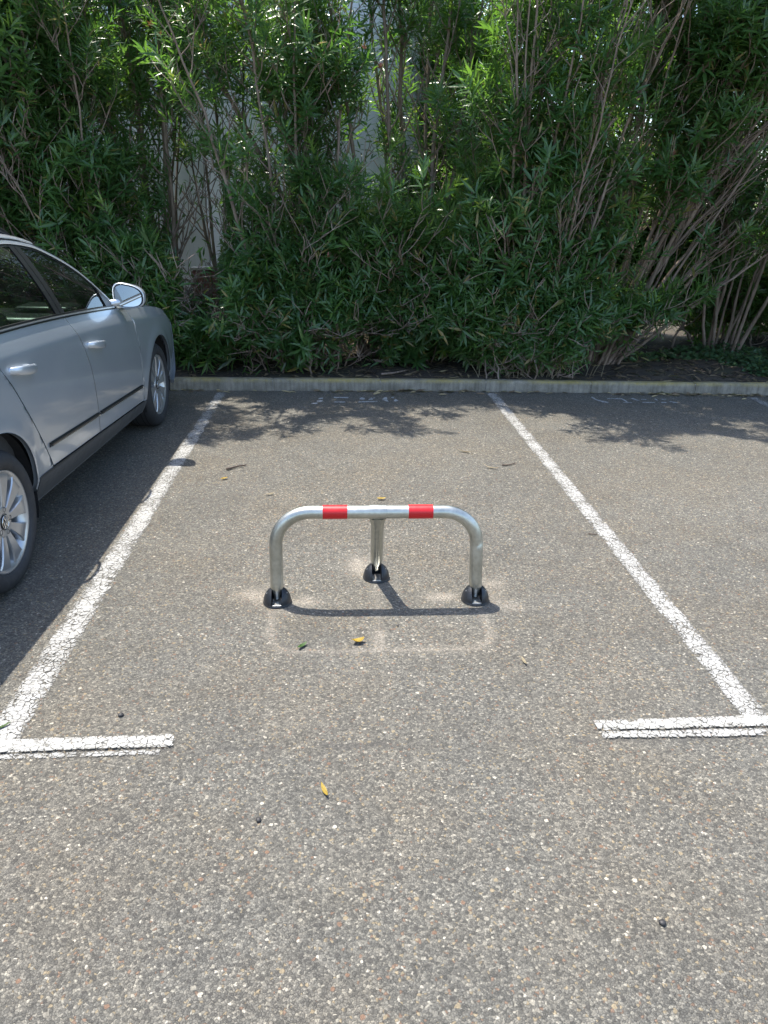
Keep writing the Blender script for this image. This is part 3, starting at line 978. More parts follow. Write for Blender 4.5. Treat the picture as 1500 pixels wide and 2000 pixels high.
def body_side(mir):
    sg = -1 if mir else 1
    # front and rear doors
    fd = sheet("front_door", gsurf(lambda z: G_DOORS(z) + GAP, lambda z: G_FENDER(z) - GAP, lambda s: z_door(s) + .004, z_bt, 26, 54), M_CAR, CAR, mirror=mir)
    rd = sheet("rear_door", gsurf(lambda z: G_REAR(z) + GAP, lambda z: G_DOORS(z) - GAP, lambda s: z_door(s) + .004, z_bt, 26, 54), M_CAR, CAR, mirror=mir)
    # front fender in three strips of one sheet: columns over the arch
    s_f = np.concatenate([[-.60, -.58, -.56, -.53, -.50, -.47, -.44, -.41, -.385], -.37 * np.cos(np.linspace(.02, PI - .02, 30)), [.385, .40, .44, .5, .57, .64, .70]])
    G = []
    for s in s_f:
        lo = float(arch(np.array(s), 0.0, .372, lambda q: .22 + 0 * q))
        # keep ahead of the shut line
        hi = float(z_belt(s) - .006)
        vs = np.concatenate([[0, .01], np.linspace(.04, .97, 22), [.99, 1]])
        zz = lo + (hi - lo) * vs
        ss = np.maximum(s, G_FENDER(zz) + GAP)
        G.append(np.stack([side_x(ss, zz), ss, zz], -1))
    fe = sheet("front_fender", np.array(G), M_CAR, CAR, .02, mir)
    # rear quarter
    s_q = np.concatenate([[-3.70, -3.68, -3.62, -3.5, -3.35, -3.2, -3.12], -2.709 - .382 * np.cos(np.linspace(.02, PI - .02, 30)), [-2.31, -2.27, -2.22, -2.16, -2.10, -2.06]])
    G = []
    for s in s_q:
        lo = float(arch(np.array(s), -2.709, .384, lambda q: .26 + 0 * q))
        hi = float(z_belt(s) - .004)
        vs = np.concatenate([[0, .01], np.linspace(.04, .97, 22), [.99, 1]])
        zz = lo + (hi - lo) * vs
        ss = np.minimum(s, G_REAR(zz) - GAP)
        G.append(np.stack([side_x(ss, zz), ss, zz], -1))
    rq = sheet("rear_quarter", np.array(G), M_CAR, CAR, .02, mir)
    # sill: body strip under the doors and the dark cladding below it
    def sillgrid(z0, z1, off0, a=-2.30, b_=-.40):
        S = np.linspace(a, b_, 40)
        return np.array([[(float(side_x(s, z0(s) + (z1(s) - z0(s)) * v)) + off0, s, z0(s) + (z1(s) - z0(s)) * v) for v in np.linspace(0, 1, 10)] for s in S])
    sheet("sill_cladding", sillgrid(lambda s: .205 + 0 * s, lambda s: float(z_door(s)) - .003, .004), M_CLAD, CAR, .05, mir)
    # rubbing strips with a bright lip
    for dr, s0, s1 in ((fd, -1.392, -.492), (rd, -2.155, -1.420)):
        zf = lambda s: .413 + .0478 * (-.487 - s)
        S = np.linspace(s0, s1, 24)
        prof = [(-.012, 0), (-.010, .007), (0, .010), (.006, .0095), (.0105, .007), (.013, 0)]
        G = np.array([[(float(side_x(s, zf(s) + dz)) + dx, s, zf(s) + dz) for dz, dx in prof] for s in S])
        mo = sheet("door_moulding", G, M_PLASTIC, dr, .01, mir)
        G = np.array([[(float(side_x(s, zf(s) + dz)) + dx, s, zf(s) + dz) for dz, dx in [(-.0095, .0075), (-.0085, .0105), (-.004, .0115), (-.003, .0100)]] for s in S])
        sheet("moulding_trim", G, M_CHROME, dr, .004, mir)
    # handles
    for dr, sc, zc in ((fd, -1.362, .852), (rd, -2.343, .907)):
        bm = bmesh.new()
        n = 16; rings = []
        for i in range(n + 1):
            u = i / n; s = sc + (.5 - u) * .245
            zc2 = zc + .018 * (u - .5) * 1.6
            outx = .004 + .042 * math.sin(PI * min(1, max(0, u))) ** .45
            hh = .0135 + .009 * math.sin(PI * u) ** .6
            base = float(side_x(s, zc2))
            th = .014 if .13 < u < .83 else outx + .004
            ring = []
            for k in range(12):
                a = 2 * PI * k / 12
                ring.append(bm.verts.new((sg * (base + outx - th / 2 + th / 2 * math.cos(a)), s, zc2 + hh * math.sin(a))))
            rings.append(ring)
        for a, b_ in zip(rings[:-1], rings[1:]):
            for k in range(12): bm.faces.new((a[k], a[(k + 1) % 12], b_[(k + 1) % 12], b_[k]))
        bm.faces.new(rings[0]); bm.faces.new(rings[-1])
        bm_obj("door_handle", bm, M_CAR, dr, smooth=True)
    # belt seal
    S = np.linspace(-3.3, -.80, 60)
    prof = [(-.006, .0015), (-.002, .006), (.010, .006), (.018, .0005)]
    G = np.array([[(float(side_x(s, z_belt(s) + dz)) + dx, s, float(z_belt(s)) + dz) for dz, dx in prof] for s in S])
    sheet("belt_seal", G, M_PLASTIC, CAR, .01, mir)
    G = np.array([[(float(side_x(s, z_belt(s) + dz)) + dx, s, float(z_belt(s)) + dz) for dz, dx in [(.002, .0068), (.004, .0085), (.008, .0085), (.010, .0068)]] for s in S])
    sheet("belt_trim", G, M_ALLOY, CAR, .004, mir)
    # window panes
    def pane(dr, a, b_, top=.006, x_off=-.006):
        G = gsurf(lambda z: a + 0 * z, lambda z: b_ + 0 * z, lambda s: z_belt(s) + .008, lambda s: np.maximum(Z_TOPGLASS(s) - top, z_belt(s) + .012), 24, 14, x_off)
        return sheet("window_pane", G, M_GLASS, dr, 0, mir)
    pane(fd, -1.600, -.795); pane(rd, -2.62, -1.715); pane(rq, -3.38, -2.70)
    # black trim: door pillar, rear pillar, mirror triangle and window surround
    def strip(name, par, a, b_, mat, x_off=.0, lip=.02, up=0.0):
        G = gsurf(lambda z: a + 0 * z, lambda z: b_ + 0 * z, lambda s: z_belt(s) + .006, lambda s: np.maximum(Z_TOPGLASS(s) + up, z_belt(s) + .01), 6, 14, x_off)
        return sheet(name, G, mat, par, lip, mir)
    strip("pillar_trim", fd, -1.655, -1.598, M_PLASTIC, -.001); strip("pillar_trim", rd, -1.717, -1.661, M_PLASTIC, -.001)
    strip("pillar_trim", rd, -2.70, -2.62, M_PLASTIC, -.001)
    strip("mirror_triangle", fd, -.93, -.80, M_PLASTIC, .003)
    S = np.concatenate([np.linspace(-3.40, -1.9, 24), np.linspace(-1.86, -.735, 40)])
    def topband(d0, d1, dx, k=4):
        out = []
        for s in S:
            row = []
            for v in np.linspace(0, 1, k):
                z = float(Z_TOPGLASS(s)) + d0 + (d1 - d0) * v
                row.append((float(side_x(s, z)) + dx, s, z))
            out.append(row)
        return np.array(out)
    sheet("window_surround", topband(-.012, .001, -.002), M_PLASTIC, CAR, .006, mir)
    sheet("door_frame", topband(.001, .020, .003, 5), M_CAR, CAR, .012, mir)
    sheet("frame_gap", topband(.020, .027, -.008, 3), M_DARK, CAR, 0, mir)
    # rear pillar of body colour behind the last pane
    Sr = np.linspace(-3.66, -3.36, 10)
    G = np.array([[(float(side_x(s, z)), s, z) for z in np.linspace(float(z_belt(s)), float(Z_TOPGLASS(max(s, -3.45))) + .02 - max(0, -3.45 - s) * 1.0, 10)] for s in Sr])
    sheet("rear_pillar", G, M_CAR, CAR, .03, mir)
    return fd, rd, fe, rq

FD, RD, FE, RQ = body_side(False)
FDL, RDL, FEL, RQL = body_side(True)

# roof with its side rails, from the windscreen header to the tailgate
def z_edge(s): return float(Z_TOPGLASS(s)) + .027
S = np.concatenate([np.linspace(-3.50, -1.9, 24), np.linspace(-1.85, -1.40, 14)])
def roof_section(s, crown, bow=0.0, n=40):
    ze = z_edge(max(s, -3.45)); xe = float(side_x(s, ze))
    row = []
    for th in np.linspace(0, PI, n):
        c = math.cos(th)
        x = xe * math.copysign(abs(c) ** .62, c)
        row.append((x, s + bow * (1 - (x / xe) ** 2), ze + crown * math.sin(th) ** 1.0))
    return row
G = np.array([roof_section(s, .050, .10 if s > -1.42 else .10 * max(0, (s + 1.9) / .5)) for s in S])
roof = sheet("roof", G, M_CAR, CAR, 0)
G2 = G.copy(); G2[..., 2] -= .035; G2[..., 0] *= .95
sheet("headliner", G2, M_LINER, CAR, 0)
# windscreen pillars and windscreen
U = np.linspace(0, 1, 26)
def edge_pt(u):
    s = -.735 + (-1.40 + .735) * u
    z = z_edge(s)
    return s, z, float(side_x(s, z))
Gw = []; Gp = []; Gp2 = []
for u in U:
    s, z, xe = edge_pt(u)
    sc = -.22 + (-1.30 + .22) * u; zc = .985 + (1.492 - .985) * (u ** .93)
    if u == 1: zc = z + .050
    row = []
    for x in np.linspace(-1, 1, 33):
        k = (1 - x * x)
        row.append((x * xe, s + (sc - s) * k, z + (zc - z) * k ** .8))
    row = np.array(row)
    Gw.append(row[2:-2])
    Gp.append(row[-3:]); Gp2.append(row[:3])
sheet("windscreen", np.array(Gw), M_GLASS, CAR, 0)
for k, gp in enumerate((Gp, Gp2)):
    g = np.array(gp)
    sheet("windscreen_pillar", g, M_CAR, CAR, 0)
    g = g.copy(); g[..., 2] -= .02; g[..., 0] *= .975
    sheet("inner_pillar_trim", g, M_LINER, CAR, 0)
# header strip joining windscreen to roof
# bonnet
S_ = np.linspace(0, 1, 30); G = []
for u in S_:
    s = -.70 + 1.50 * u
    ze = float(z_belt(s)) - .004; xe = float(side_x(s, ze)) - .006
    if u > .9: xe -= .10 * ((u - .9) / .1) ** 2
    sc = -.20 + 1.115 * u; zc = .99 - .235 * u ** 1.8
    G.append([(xe * x, s + (sc - s) * (1 - x * x), ze + (zc - ze) * (1 - abs(x) ** 2.6)) for x in np.linspace(-1, 1, 31)])
sheet("bonnet", np.array(G), M_CAR, CAR, .02 * 0)
# nose: bumper, grille and lamps
def nose_grid(z0, z1, grow=0.0, x0=-1, x1=1, n=41, m=12, dep=0.0):
    G = []
    for x in np.linspace(x0, x1, n):
        row = []
        for z in np.linspace(z0, z1, m):
            w = .865 + grow
            s = .64 + (.30 + grow) * (1 - abs(x) ** 3.2) - .05 * max(0, (z - .55) / .2) ** 2 - .03 * max(0, (.35 - z) / .15) - dep
            row.append((x * w * (1 - .02 * max(0, (.3 - z) / .1)), s, z))
        G.append(row)
    return np.array(G)
bmp = sheet("front_bumper", nose_grid(.19, .56), M_CAR, CAR, 0)
sheet("lower_grille", nose_grid(.24, .34, .004, -.5, .5), M_PLASTIC, bmp, 0)
sheet("nose_panel", nose_grid(.56, .70), M_CAR, CAR, 0)
sheet("grille", nose_grid(.57, .672, .006, -.42, .42), M_PLASTIC, CAR, 0)
for a, b_ in ((-.93, -.48), (.48, .93)):
    sheet("headlight", nose_grid(.575, .68, .008, a, b_, 20), M_LAMP, CAR, 0)
# tail: tailgate, rear window, bumper and lamps
def tail_grid(z0, z1, grow=0.0, x0=-1, x1=1, n=31, m=14):
    G = []
    for x in np.linspace(x0, x1, n):
        row = []
        for z in np.linspace(z0, z1, m):
            lean = .42 * max(0, z - .98) ** 1.1
            w = .848 + grow - .42 * max(0, z - 1.02) - .40 * max(0, z - 1.02) ** 2
            row.append((x * w, -3.69 - (.14 + grow) * (1 - abs(x) ** 3.0) + lean + .03 * max(0, (.4 - z)), z))
        G.append(row)
    return np.array(G)
tg = sheet("tailgate", tail_grid(.60, 1.06), M_CAR, CAR, 0)
sheet("rear_window", tail_grid(1.06, 1.37), M_GLASS, tg, 0)
sheet("roof_spoiler", tail_grid(1.37, 1.45), M_CAR, CAR, 0)
sheet("rear_bumper", tail_grid(.24, .60, .02), M_CAR, CAR, 0)
for a, b_ in ((-1, -.6), (.6, 1)):
    sheet("tail_light", tail_grid(.78, 1.0, .006, a, b_, 16), M_REDLAMP, CAR, 0)
# roof rails
for sg in (-1, 1):
    bm = bmesh.new()
    pts = []
    for s in np.linspace(-3.35, -1.50, 30):
        e = min(1, (s + 3.35) / .22, (-1.50 - s) / .22)
        pts.append((sg * (float(side_x(s, z_edge(s))) - .075), s, z_edge(s) + .028 + .035 * math.sin(PI / 2 * max(0, e))))
    add_tube(bm, pts, .015, 10)
    bm_obj("roof_rail", bm, M_PLASTIC, CAR, smooth=True)
# door mirrors
def mirror(sg):
    bm = bmesh.new()
    mc = Vector((.945, -.70, 1.052))
    prof = [(-.052, .96), (-.050, 1.0), (-.042, 1.03), (-.01, 1.02), (.03, .93), (.062, .74), (.085, .45), (.095, .15)]
    rings = []
    def outline(a, k):
        c, s_ = math.cos(a), math.sin(a)
        e = .72
        x = .098 * math.copysign(abs(c) ** e, c) * k
        z = .074 * math.copysign(abs(s_) ** e, s_) * k
        z *= 1 - .16 * (x / .098)
        return x, z - .10 * x
    for y, k in prof:
        rings.append([bm.verts.new((sg * (mc.x + outline(a, k)[0]), mc.y + y, mc.z + outline(a, k)[1])) for a in np.linspace(0, 2 * PI, 28, endpoint=False)])
    for a, b_ in zip(rings[:-1], rings[1:]):
        for k in range(28): bm.faces.new((a[k], a[(k + 1) % 28], b_[(k + 1) % 28], b_[k]))
    bm.faces.new(rings[-1])
    inner = [bm.verts.new((sg * (mc.x + outline(a, .93)[0]), mc.y - .046, mc.z + outline(a, .93)[1])) for a in np.linspace(0, 2 * PI, 28, endpoint=False)]
    for k in range(28): bm.faces.new((rings[0][k], rings[0][(k + 1) % 28], inner[(k + 1) % 28], inner[k]))
    bm.faces.new(inner)
    m = bm_obj("door_mirror", bm, M_CAR, CAR, smooth=True)
    bm = bmesh.new()
    bm.faces.new([bm.verts.new((sg * (mc.x + outline(a, .95)[0] * .98), mc.y - .0475, mc.z + outline(a, .95)[1])) for a in np.linspace(0, 2 * PI, 28, endpoint=False)])
    bm_obj("mirror_rim", bm, M_PLASTIC, m)
    bm = bmesh.new()
    v = []
    for a in np.linspace(0, 2 * PI, 28, endpoint=False):
        x, z = outline(a, .86)
        v.append(bm.verts.new((sg * (mc.x + x), mc.y - .0560 + .03 * z, mc.z + z)))
    bm.faces.new(v)
    bm_obj("mirror_glass", bm, M_MIRROR, m)
    bm = bmesh.new()
    pts = [(sg * .835, -.80, 1.008), (sg * .868, -.755, 1.012), (sg * .90, -.715, 1.018), (sg * .93, -.69, 1.03)]
    add_tube(bm, pts, [.026, .022, .020, .026], 12)
    bm_obj("mirror_stalk", bm, M_CAR, m, smooth=True)
mirror(1); mirror(-1)

# wheels
def wheel(sg, s):
    w = bm_obj("wheel", bmesh.new(), M_ALLOY, CAR)
    w.location = (sg * (.885 if s > -1 else .902), s, .316)
    if sg < 0: w.rotation_euler = (0, 0, PI)
    w.rotation_euler.x = random.uniform(0, 6) if abs(s) < 1 else 0.0
    # local: +x outward
    bm = bmesh.new()
    pr = [(.222, -.030), (.226, -.008), (.236, .004), (.262, .010), (.288, .004), (.302, -.010), (.311, -.024), (.3155, -.042), (.316, -.075),
          (.316, -.150), (.3155, -.178), (.308, -.198), (.29, -.216), (.25, -.218), (.222, -.190)]
    add_lathe(bm, pr, 64, 'X')
    ty = bm_obj("tyre", bm, M_TYRE, w, smooth=True)
    for gx in (-.055, -.085, -.135, -.165):
        bm = bmesh.new()
        add_lathe(bm, [(.3163, gx - .004), (.3167, gx - .003), (.3167, gx + .003), (.3163, gx + .004)], 64, 'X')
        bm_obj("tread_groove", bm, M_DARK, ty, smooth=True)
    # rim barrel and lip
    bm = bmesh.new()
    add_lathe(bm, [(.206, -.19), (.190, -.16), (.186, -.05), (.196, -.022), (.210, -.012), (.220, -.006), (.2265, -.004), (.2275, -.012), (.224, -.030)], 64, 'X')
    bm_obj("rim", bm, M_ALLOY, w, smooth=True)
    # ten spokes, each dished
    NS = 10
    for k in range(NS):
        a = 2 * PI * k / NS + .02
        bm = bmesh.new()
        secs = []
        for r, hw, x, dp in ((.048, .0155, -.016, .030), (.075, .0175, -.012, .03), (.115, .0240, -.0085, .03), (.155, .0305, -.0065, .03), (.185, .0385, -.0065, .03), (.205, .048, -.009, .03), (.214, .052, -.012, .02)):
            ring = []
            for t, dx in ((-1.0, -dp), (-1.0, -.006), (-.86, -.001), (-.45, -.0015), (0, -.002), (.45, -.0015), (.86, -.001), (1.0, -.006), (1.0, -dp)):
                y, z = r, t * hw
                ring.append(bm.verts.new((x + dx, y * math.cos(a) - z * math.sin(a), y * math.sin(a) + z * math.cos(a))))
            secs.append(ring)
        n = len(secs[0])
        for p, q in zip(secs[:-1], secs[1:]):
            for j in range(n): bm.faces.new((p[j], p[(j + 1) % n], q[(j + 1) % n], q[j]))
        bm_obj("spoke", bm, M_ALLOY, w, angle=.6)
    bm = bmesh.new()
    add_lathe(bm, [(.070, -.05), (.070, -.018), (.064, -.0125), (.040, -.0115), (.036, -.014), (.0001, -.014)], 40, 'X')
    bm_obj("hub", bm, M_ALLOY, w, angle=.5)
    for k in range(5):
        a = 2 * PI * k / 5
        M = Matrix.Translation((0, .054 * math.cos(a), .054 * math.sin(a)))
        bm = bmesh.new()
        add_lathe(bm, [(.0115, -.0108), (.0095, -.0112), (.0088, -.018), (.0001, -.018)], 16, 'X', M=M)
        bm_obj("bolt_hole", bm, M_DARK, w)
    # centre cap: ring with a V above a W
    bm = bmesh.new()
    add_lathe(bm, [(.034, -.014), (.034, -.0075), (.0325, -.0065), (.0001, -.0065)], 32, 'X')
    cap = bm_obj("centre_cap", bm, M_PLASTIC, w, angle=.6)
    bm = bmesh.new()
    add_lathe(bm, [(.0315, -.0068), (.031, -.0052), (.0285, -.0052), (.028, -.0068)], 32, 'X')
    bm_obj("emblem_ring", bm, M_CHROME, w, smooth=True)
    bm = bmesh.new()
    def stroke(y0, z0, y1, z1):
        d = Vector((0, y1 - y0, z1 - z0)); L_ = d.length
        ang = math.atan2(z1 - z0, y1 - y0)
        add_box(bm, (-.0059, (y0 + y1) / 2, (z0 + z1) / 2), (.0018, L_ + .003, .0042), 0, Matrix.Rotation(ang, 3, 'X'))
    stroke(-.011, .026, 0, .004); stroke(0, .004, .011, .026)
    stroke(-.023, .016, -.011, -.024); stroke(-.011, -.024, 0, -.002); stroke(0, -.002, .011, -.024); stroke(.011, -.024, .023, .016)
    bm_obj("emblem_letters", bm, M_CHROME, w); bpy.data.objects[-1] if False else None
    bm = bmesh.new()
    add_lathe(bm, [(.05, -.075), (.14, -.075), (.14, -.090), (.05, -.090)], 40, 'X')
    bm_obj("brake_disc", bm, M_STEEL, w, angle=.5)
    bm = bmesh.new()
    add_box(bm, (-.085, .115, .03), (.06, .06, .13), .012)
    bm_obj("brake_caliper", bm, M_CLAD, w, angle=.5)
    bm = bmesh.new()
    add_lathe(bm, [(.19, -.12), (.0001, -.12)], 32, 'X')
    bm_obj("wheel_back", bm, M_DARK, w)
    return w
for s in (0.0, -2.709):
    wheel(1, s); wheel(-1, s)
# wheel housings, underbody and cabin
for s, R in ((0.0, .378), (-2.709, .390)):
    for sg in (1, -1):
        bm = bmesh.new()
        add_lathe(bm, [(R, .875), (R + .005, .62), (.0001, .615)], 36, 'X', a0=-.35, a1=PI + .35)
        M = Matrix.Translation((0, s, .318))
        if sg < 0: M = M @ Matrix.Scale(-1, 4, (1, 0, 0))
        bmesh.ops.transform(bm, matrix=M, verts=bm.verts)
        bm_obj("wheel_housing", bm, M_DARK, CAR, smooth=True)
bm = bmesh.new()
add_box(bm, (0, -1.35, .225), (1.56, 1.9, .05)); add_box(bm, (0, .62, .24), (1.3, .40, .06)); add_box(bm, (0, -3.38, .30), (1.3, .55, .06)); add_box(bm, (0, -1.36, .24), (1.16, 4.3, .06))
o = bm_obj("underbody", bm, M_DARK, CAR)
bm = bmesh.new()
add_box(bm, (0, .10, .56), (1.18, 1.30, .50))
bm_obj("light_block_box", bm, M_DARK, CAR)  # unseen dark box added under the bonnet to block light through the shell
def inner_sheet(mir):
    S = np.linspace(-2.55, -.46, 40)
    G = np.array([[(float(side_x(s, z)) - .085, s, z) for z in np.linspace(.26, float(z_belt(s)) - .012, 12)] for s in S])
    sheet("door_card", G, M_SEAT, CAR, .0, mir)
    G = np.array([[(float(side_x(s, float(z_belt(s)) - .012)) - .085 * (1 - v), s, float(z_belt(s)) - .012 + .006 * v) for v in np.linspace(0, 1, 4)] for s in S])
    sheet("door_ledge", G, M_PLASTIC, CAR, .0, mir)
inner_sheet(False); inner_sheet(True)
bm = bmesh.new()
add_box(bm, (0, -.72, .86), (1.50, .50, .16), .05, seg=3); add_box(bm, (.38, -.62, .945), (.36, .26, .07), .03, seg=3)
bm_obj("dashboard", bm, M_PLASTIC, CAR, angle=.6)
bm = bmesh.new()
M = Matrix.Translation((-.37, -1.06, .90)) @ Matrix.Rotation(math.radians(-65), 4, 'X')
bmesh.ops.create_circle(bm, segments=8, radius=.001)
bm.clear()
rings = []
for k in range(32):
    a = 2 * PI * k / 32
    c = Vector((math.cos(a), math.sin(a), 0))
    rings.append([bm.verts.new(M @ (c * (.185 + .014 * math.cos(t)) + Vector((0, 0, .014 * math.sin(t))))) for t in np.linspace(0, 2 * PI, 8, endpoint=False)])
for k in range(32):
    a, b_ = rings[k], rings[(k + 1) % 32]
    for j in range(8): bm.faces.new((a[j], a[(j + 1) % 8], b_[(j + 1) % 8], b_[j]))
for ang in (0, PI, -PI / 2):
    c0 = M @ Vector((0, 0, -.01)); c1 = M @ Vector((.18 * math.cos(ang), .18 * math.sin(ang), 0))
    add_tube(bm, [c0, c1], .018, 8)
bm_obj("steering_wheel", bm, M_PLASTIC, CAR, smooth=True)
def seat(x, s, bench=False):
    w = 1.24 if bench else .50
    bm = bmesh.new()
    add_box(bm, (x, s, .47), (w, .50, .20), .06, seg=3)
    st = bm_obj("seat", bm, M_SEAT, CAR, angle=.9)
    bm = bmesh.new()
    R_ = Matrix.Rotation(math.radians(14), 3, 'X')
    add_box(bm, (x, s - .32, .78), (w - .02, .15, .60), .06, rot=R_, seg=3)
    bm_obj("seat_back", bm, M_SEAT, st, angle=.9)
    for hx in ((-.42, 0, .42) if bench else (0,)):
        bm = bmesh.new()
        add_box(bm, (x + hx, s - .42, 1.145), (.25, .09, .17), .04, rot=R_, seg=3)
        add_tube(bm, [(x + hx - .06, s - .40, 1.00), (x + hx - .06, s - .42, 1.10)], .006, 6); add_tube(bm, [(x + hx + .06, s - .40, 1.00), (x + hx + .06, s - .42, 1.10)], .006, 6)
        o = bm_obj("headrest", bm, M_SEAT, st, angle=.9)
        o["kind"] = "stuff"
seat(.37, -1.38); seat(-.37, -1.38); seat(0, -2.25, True)
bm = bmesh.new()
add_box(bm, (0, -2.95, .62), (1.2, .80, .50), .02)
bm_obj("load_floor", bm, M_SEAT, CAR, angle=.6)
bm = bmesh.new(); add_box(bm, (0, -1.40, 1.36), (.22, .03, .07), .012)
bm_obj("inner_mirror", bm, M_PLASTIC, CAR, angle=.6)
bm = bmesh.new(); add_box(bm, (0, .88, .0), (0.001, 0.001, 0.001)); bm.free()

# ------------------------------------------------------------------ oleander hedge
def unit(a):
    return a / np.maximum(np.linalg.norm(a, axis=-1, keepdims=True), 1e-9)

def leaf_mesh(name, P, A, N, L_, W_, droop, tint, young, mat, parent=None):
    """one mesh of lanceolate leaves with folded midribs"""
    n = len(P)
    A = unit(A); N = unit(N - A * (N * A).sum(1, keepdims=True)); S = np.cross(A, N)
    t = np.array([0, .30, .66, 1.0])
    def pt(k, w, side):
        c = P + A * (L_ * t[k])[:, None] - N * (droop * L_ * t[k] ** 2)[:, None]
        if side:
            c = c + S * (side * w * W_ * .5)[:, None] + N * (W_ * .16 * w)[:, None]
        return c
    V = np.stack([pt(0, 0, 0), pt(1, 1, -1), pt(1, 1, 0), pt(1, 1, 1), pt(2, .78, -1), pt(2, .78, 0), pt(2, .78, 1), pt(3, 0, 0)], 1).reshape(-1, 3)
    loops = np.array([0, 2, 1, 0, 3, 2, 1, 2, 5, 4, 2, 3, 6, 5, 4, 5, 7, 5, 6, 7])
    starts = np.array([0, 3, 6, 10, 14, 17]); tot = np.array([3, 3, 4, 4, 3, 3])
    LI = (loops[None, :] + 8 * np.arange(n)[:, None]).reshape(-1).astype(np.int32)
    LS = (starts[None, :] + 20 * np.arange(n)[:, None]).reshape(-1).astype(np.int32)
    LT = np.tile(tot, n).astype(np.int32)
    me = bpy.data.meshes.new(name)
    me.vertices.add(len(V)); me.vertices.foreach_set("co", V.astype(np.float32).ravel())
    me.loops.add(len(LI)); me.loops.foreach_set("vertex_index", LI)
    me.polygons.add(len(LS)); me.polygons.foreach_set("loop_start", LS); me.polygons.foreach_set("loop_total", LT)
    me.update(calc_edges=True); me.validate()
    for nm, val in (("tint", tint), ("young", young)):
        a = me.attributes.new(nm, 'FLOAT', 'POINT')
        a.data.foreach_set("value", np.repeat(val, 8).astype(np.float32))
    return link_mesh(name, me, mat, parent)

def tubes_mesh(name, paths, nsides, mat, parent=None):
    """many tapered tubes joined in one mesh; paths: list of (points Kx3, radii K)"""
    Vs = []; Fs = []; base = 0
    for pts, rad in paths:
        K = len(pts)
        T = np.gradient(pts, axis=0); T = unit(T)
        ref = np.array([0.31, 0.95, 0.05]); U = unit(np.cross(T, ref)); W = np.cross(T, U)
        ang = np.linspace(0, 2 * PI, nsides, endpoint=False)
        ring = pts[:, None, :] + (U[:, None, :] * np.cos(ang)[None, :, None] + W[:, None, :] * np.sin(ang)[None, :, None]) * rad[:, None, None]
        Vs.append(ring.reshape(-1, 3))
        k = np.arange(K - 1)[:, None]; j = np.arange(nsides)[None, :]
        a = base + k * nsides + j; b_ = base + k * nsides + (j + 1) % nsides
        Fs.append(np.stack([a, b_, b_ + nsides, a + nsides], -1).reshape(-1, 4))
        base += K * nsides
    V = np.concatenate(Vs); F = np.concatenate(Fs)
    me = bpy.data.meshes.new(name)
    me.vertices.add(len(V)); me.vertices.foreach_set("co", V.astype(np.float32).ravel())
    me.loops.add(F.size); me.loops.foreach_set("vertex_index", F.ravel().astype(np.int32))
    me.polygons.add(len(F)); me.polygons.foreach_set("loop_start", np.arange(0, F.size, 4, dtype=np.int32)); me.polygons.foreach_set("loop_total", np.full(len(F), 4, np.int32))
    me.update(calc_edges=True)
    me.polygons.foreach_set("use_smooth", np.ones(len(F), bool))
    return link_mesh(name, me, mat, parent)

UP = np.array([0, 0, 1.0])
def hedge_front(x, z):
    """nearest y that foliage may reach, overhanging the kerb higher up"""
    base = np.interp(z, [0, .5, 1.0, 1.6, 2.4, 3.2, 4.2, 5.5], [7.12, 7.06, 6.98, 6.86, 6.62, 6.38, 6.10, 6.0])
    return base + .12 * math.sin(x * 2.3 + z) + .10 * math.sin(x * 5.1 - z * 2)

def keep_leaf(p, thin=1.0):
    x, y, z = p
    if y < hedge_front(x, z): return False
    if y > 9.85 and x < 1.3: return False
    if z < .12: return False
    if z < 1.55 and y < 7.0 and x < -1.2: return False
    # bay where the wall shows through, left of the middle
    c = -.172 * y - .02
    if abs(x - c) < .235 + .04 * math.sin(z * 5) and .62 < z < 2.0 and random.random() < .97: return False
    c2 = -.02 * y + .02
    if abs(x - c2) < .50 and 1.25 < z < 2.45 and y > 7.3 and random.random() < .62: return False
    if x < -1.2 and 1.7 < z < 2.5 and random.random() < .25: return False
    # low tunnels between the bases where bed and wall foot show
    if abs(x - .08) < .34 and z < .55 and random.random() < .85: return False
    if abs(x - (-.75)) < .25 and z < .38 and random.random() < .8: return False
    if x > 2.35 and y < 8.5 and z < .42 + .16 * (x - 2.35) and random.random() < .93: return False
    return True

def keep_shoot(p, tip):
    """foliage gathers in clumps; between them the stems stay bare"""
    from mathutils import noise
    n = noise.noise(Vector((p[0] * 1.7, p[1] * 1.7 + 7, p[2] * 1.7))) + .5 * noise.noise(Vector((p[0] * 4.1, p[1] * 4.1, p[2] * 4.1 + 3)))
    th = np.interp(p[2], [0, .8, 1.2, 2.0, 3.0, 4.0, 5.5], [-.85, -.75, -.34, -.10, -.34, -.34, -.22])
    if -1.25 < p[0] < 1.0 and 1.35 < p[2] < 2.4: th += .16
    if p[0] > 2.0 and .6 < p[2] < 3.3: th += .26
    if p[0] < -.9 and p[2] < 1.7: th -= .3
    return n > th

# a few single leaf meshes shared by the leaves that are objects of their own
def make_leaf_variant(t, y, dr):
    o = leaf_mesh("leaf", np.zeros((1, 3)), np.array([[0, 1.0, 0]]), np.array([[0, 0, 1.0]]), np.array([1.0]), np.array([.15]), np.array([dr]), np.array([t]), np.array([y]), M_LEAF)
    me = o.data
    bpy.data.objects.remove(o)
    return me
LEAF_VARIANTS = [make_leaf_variant(t, y, d) for t, y, d in [(.2, 0, .12), (.55, 0, .2), (.9, .05, .08), (.7, .25, .15), (.35, 0, .3), (.5, .8, .05)]]

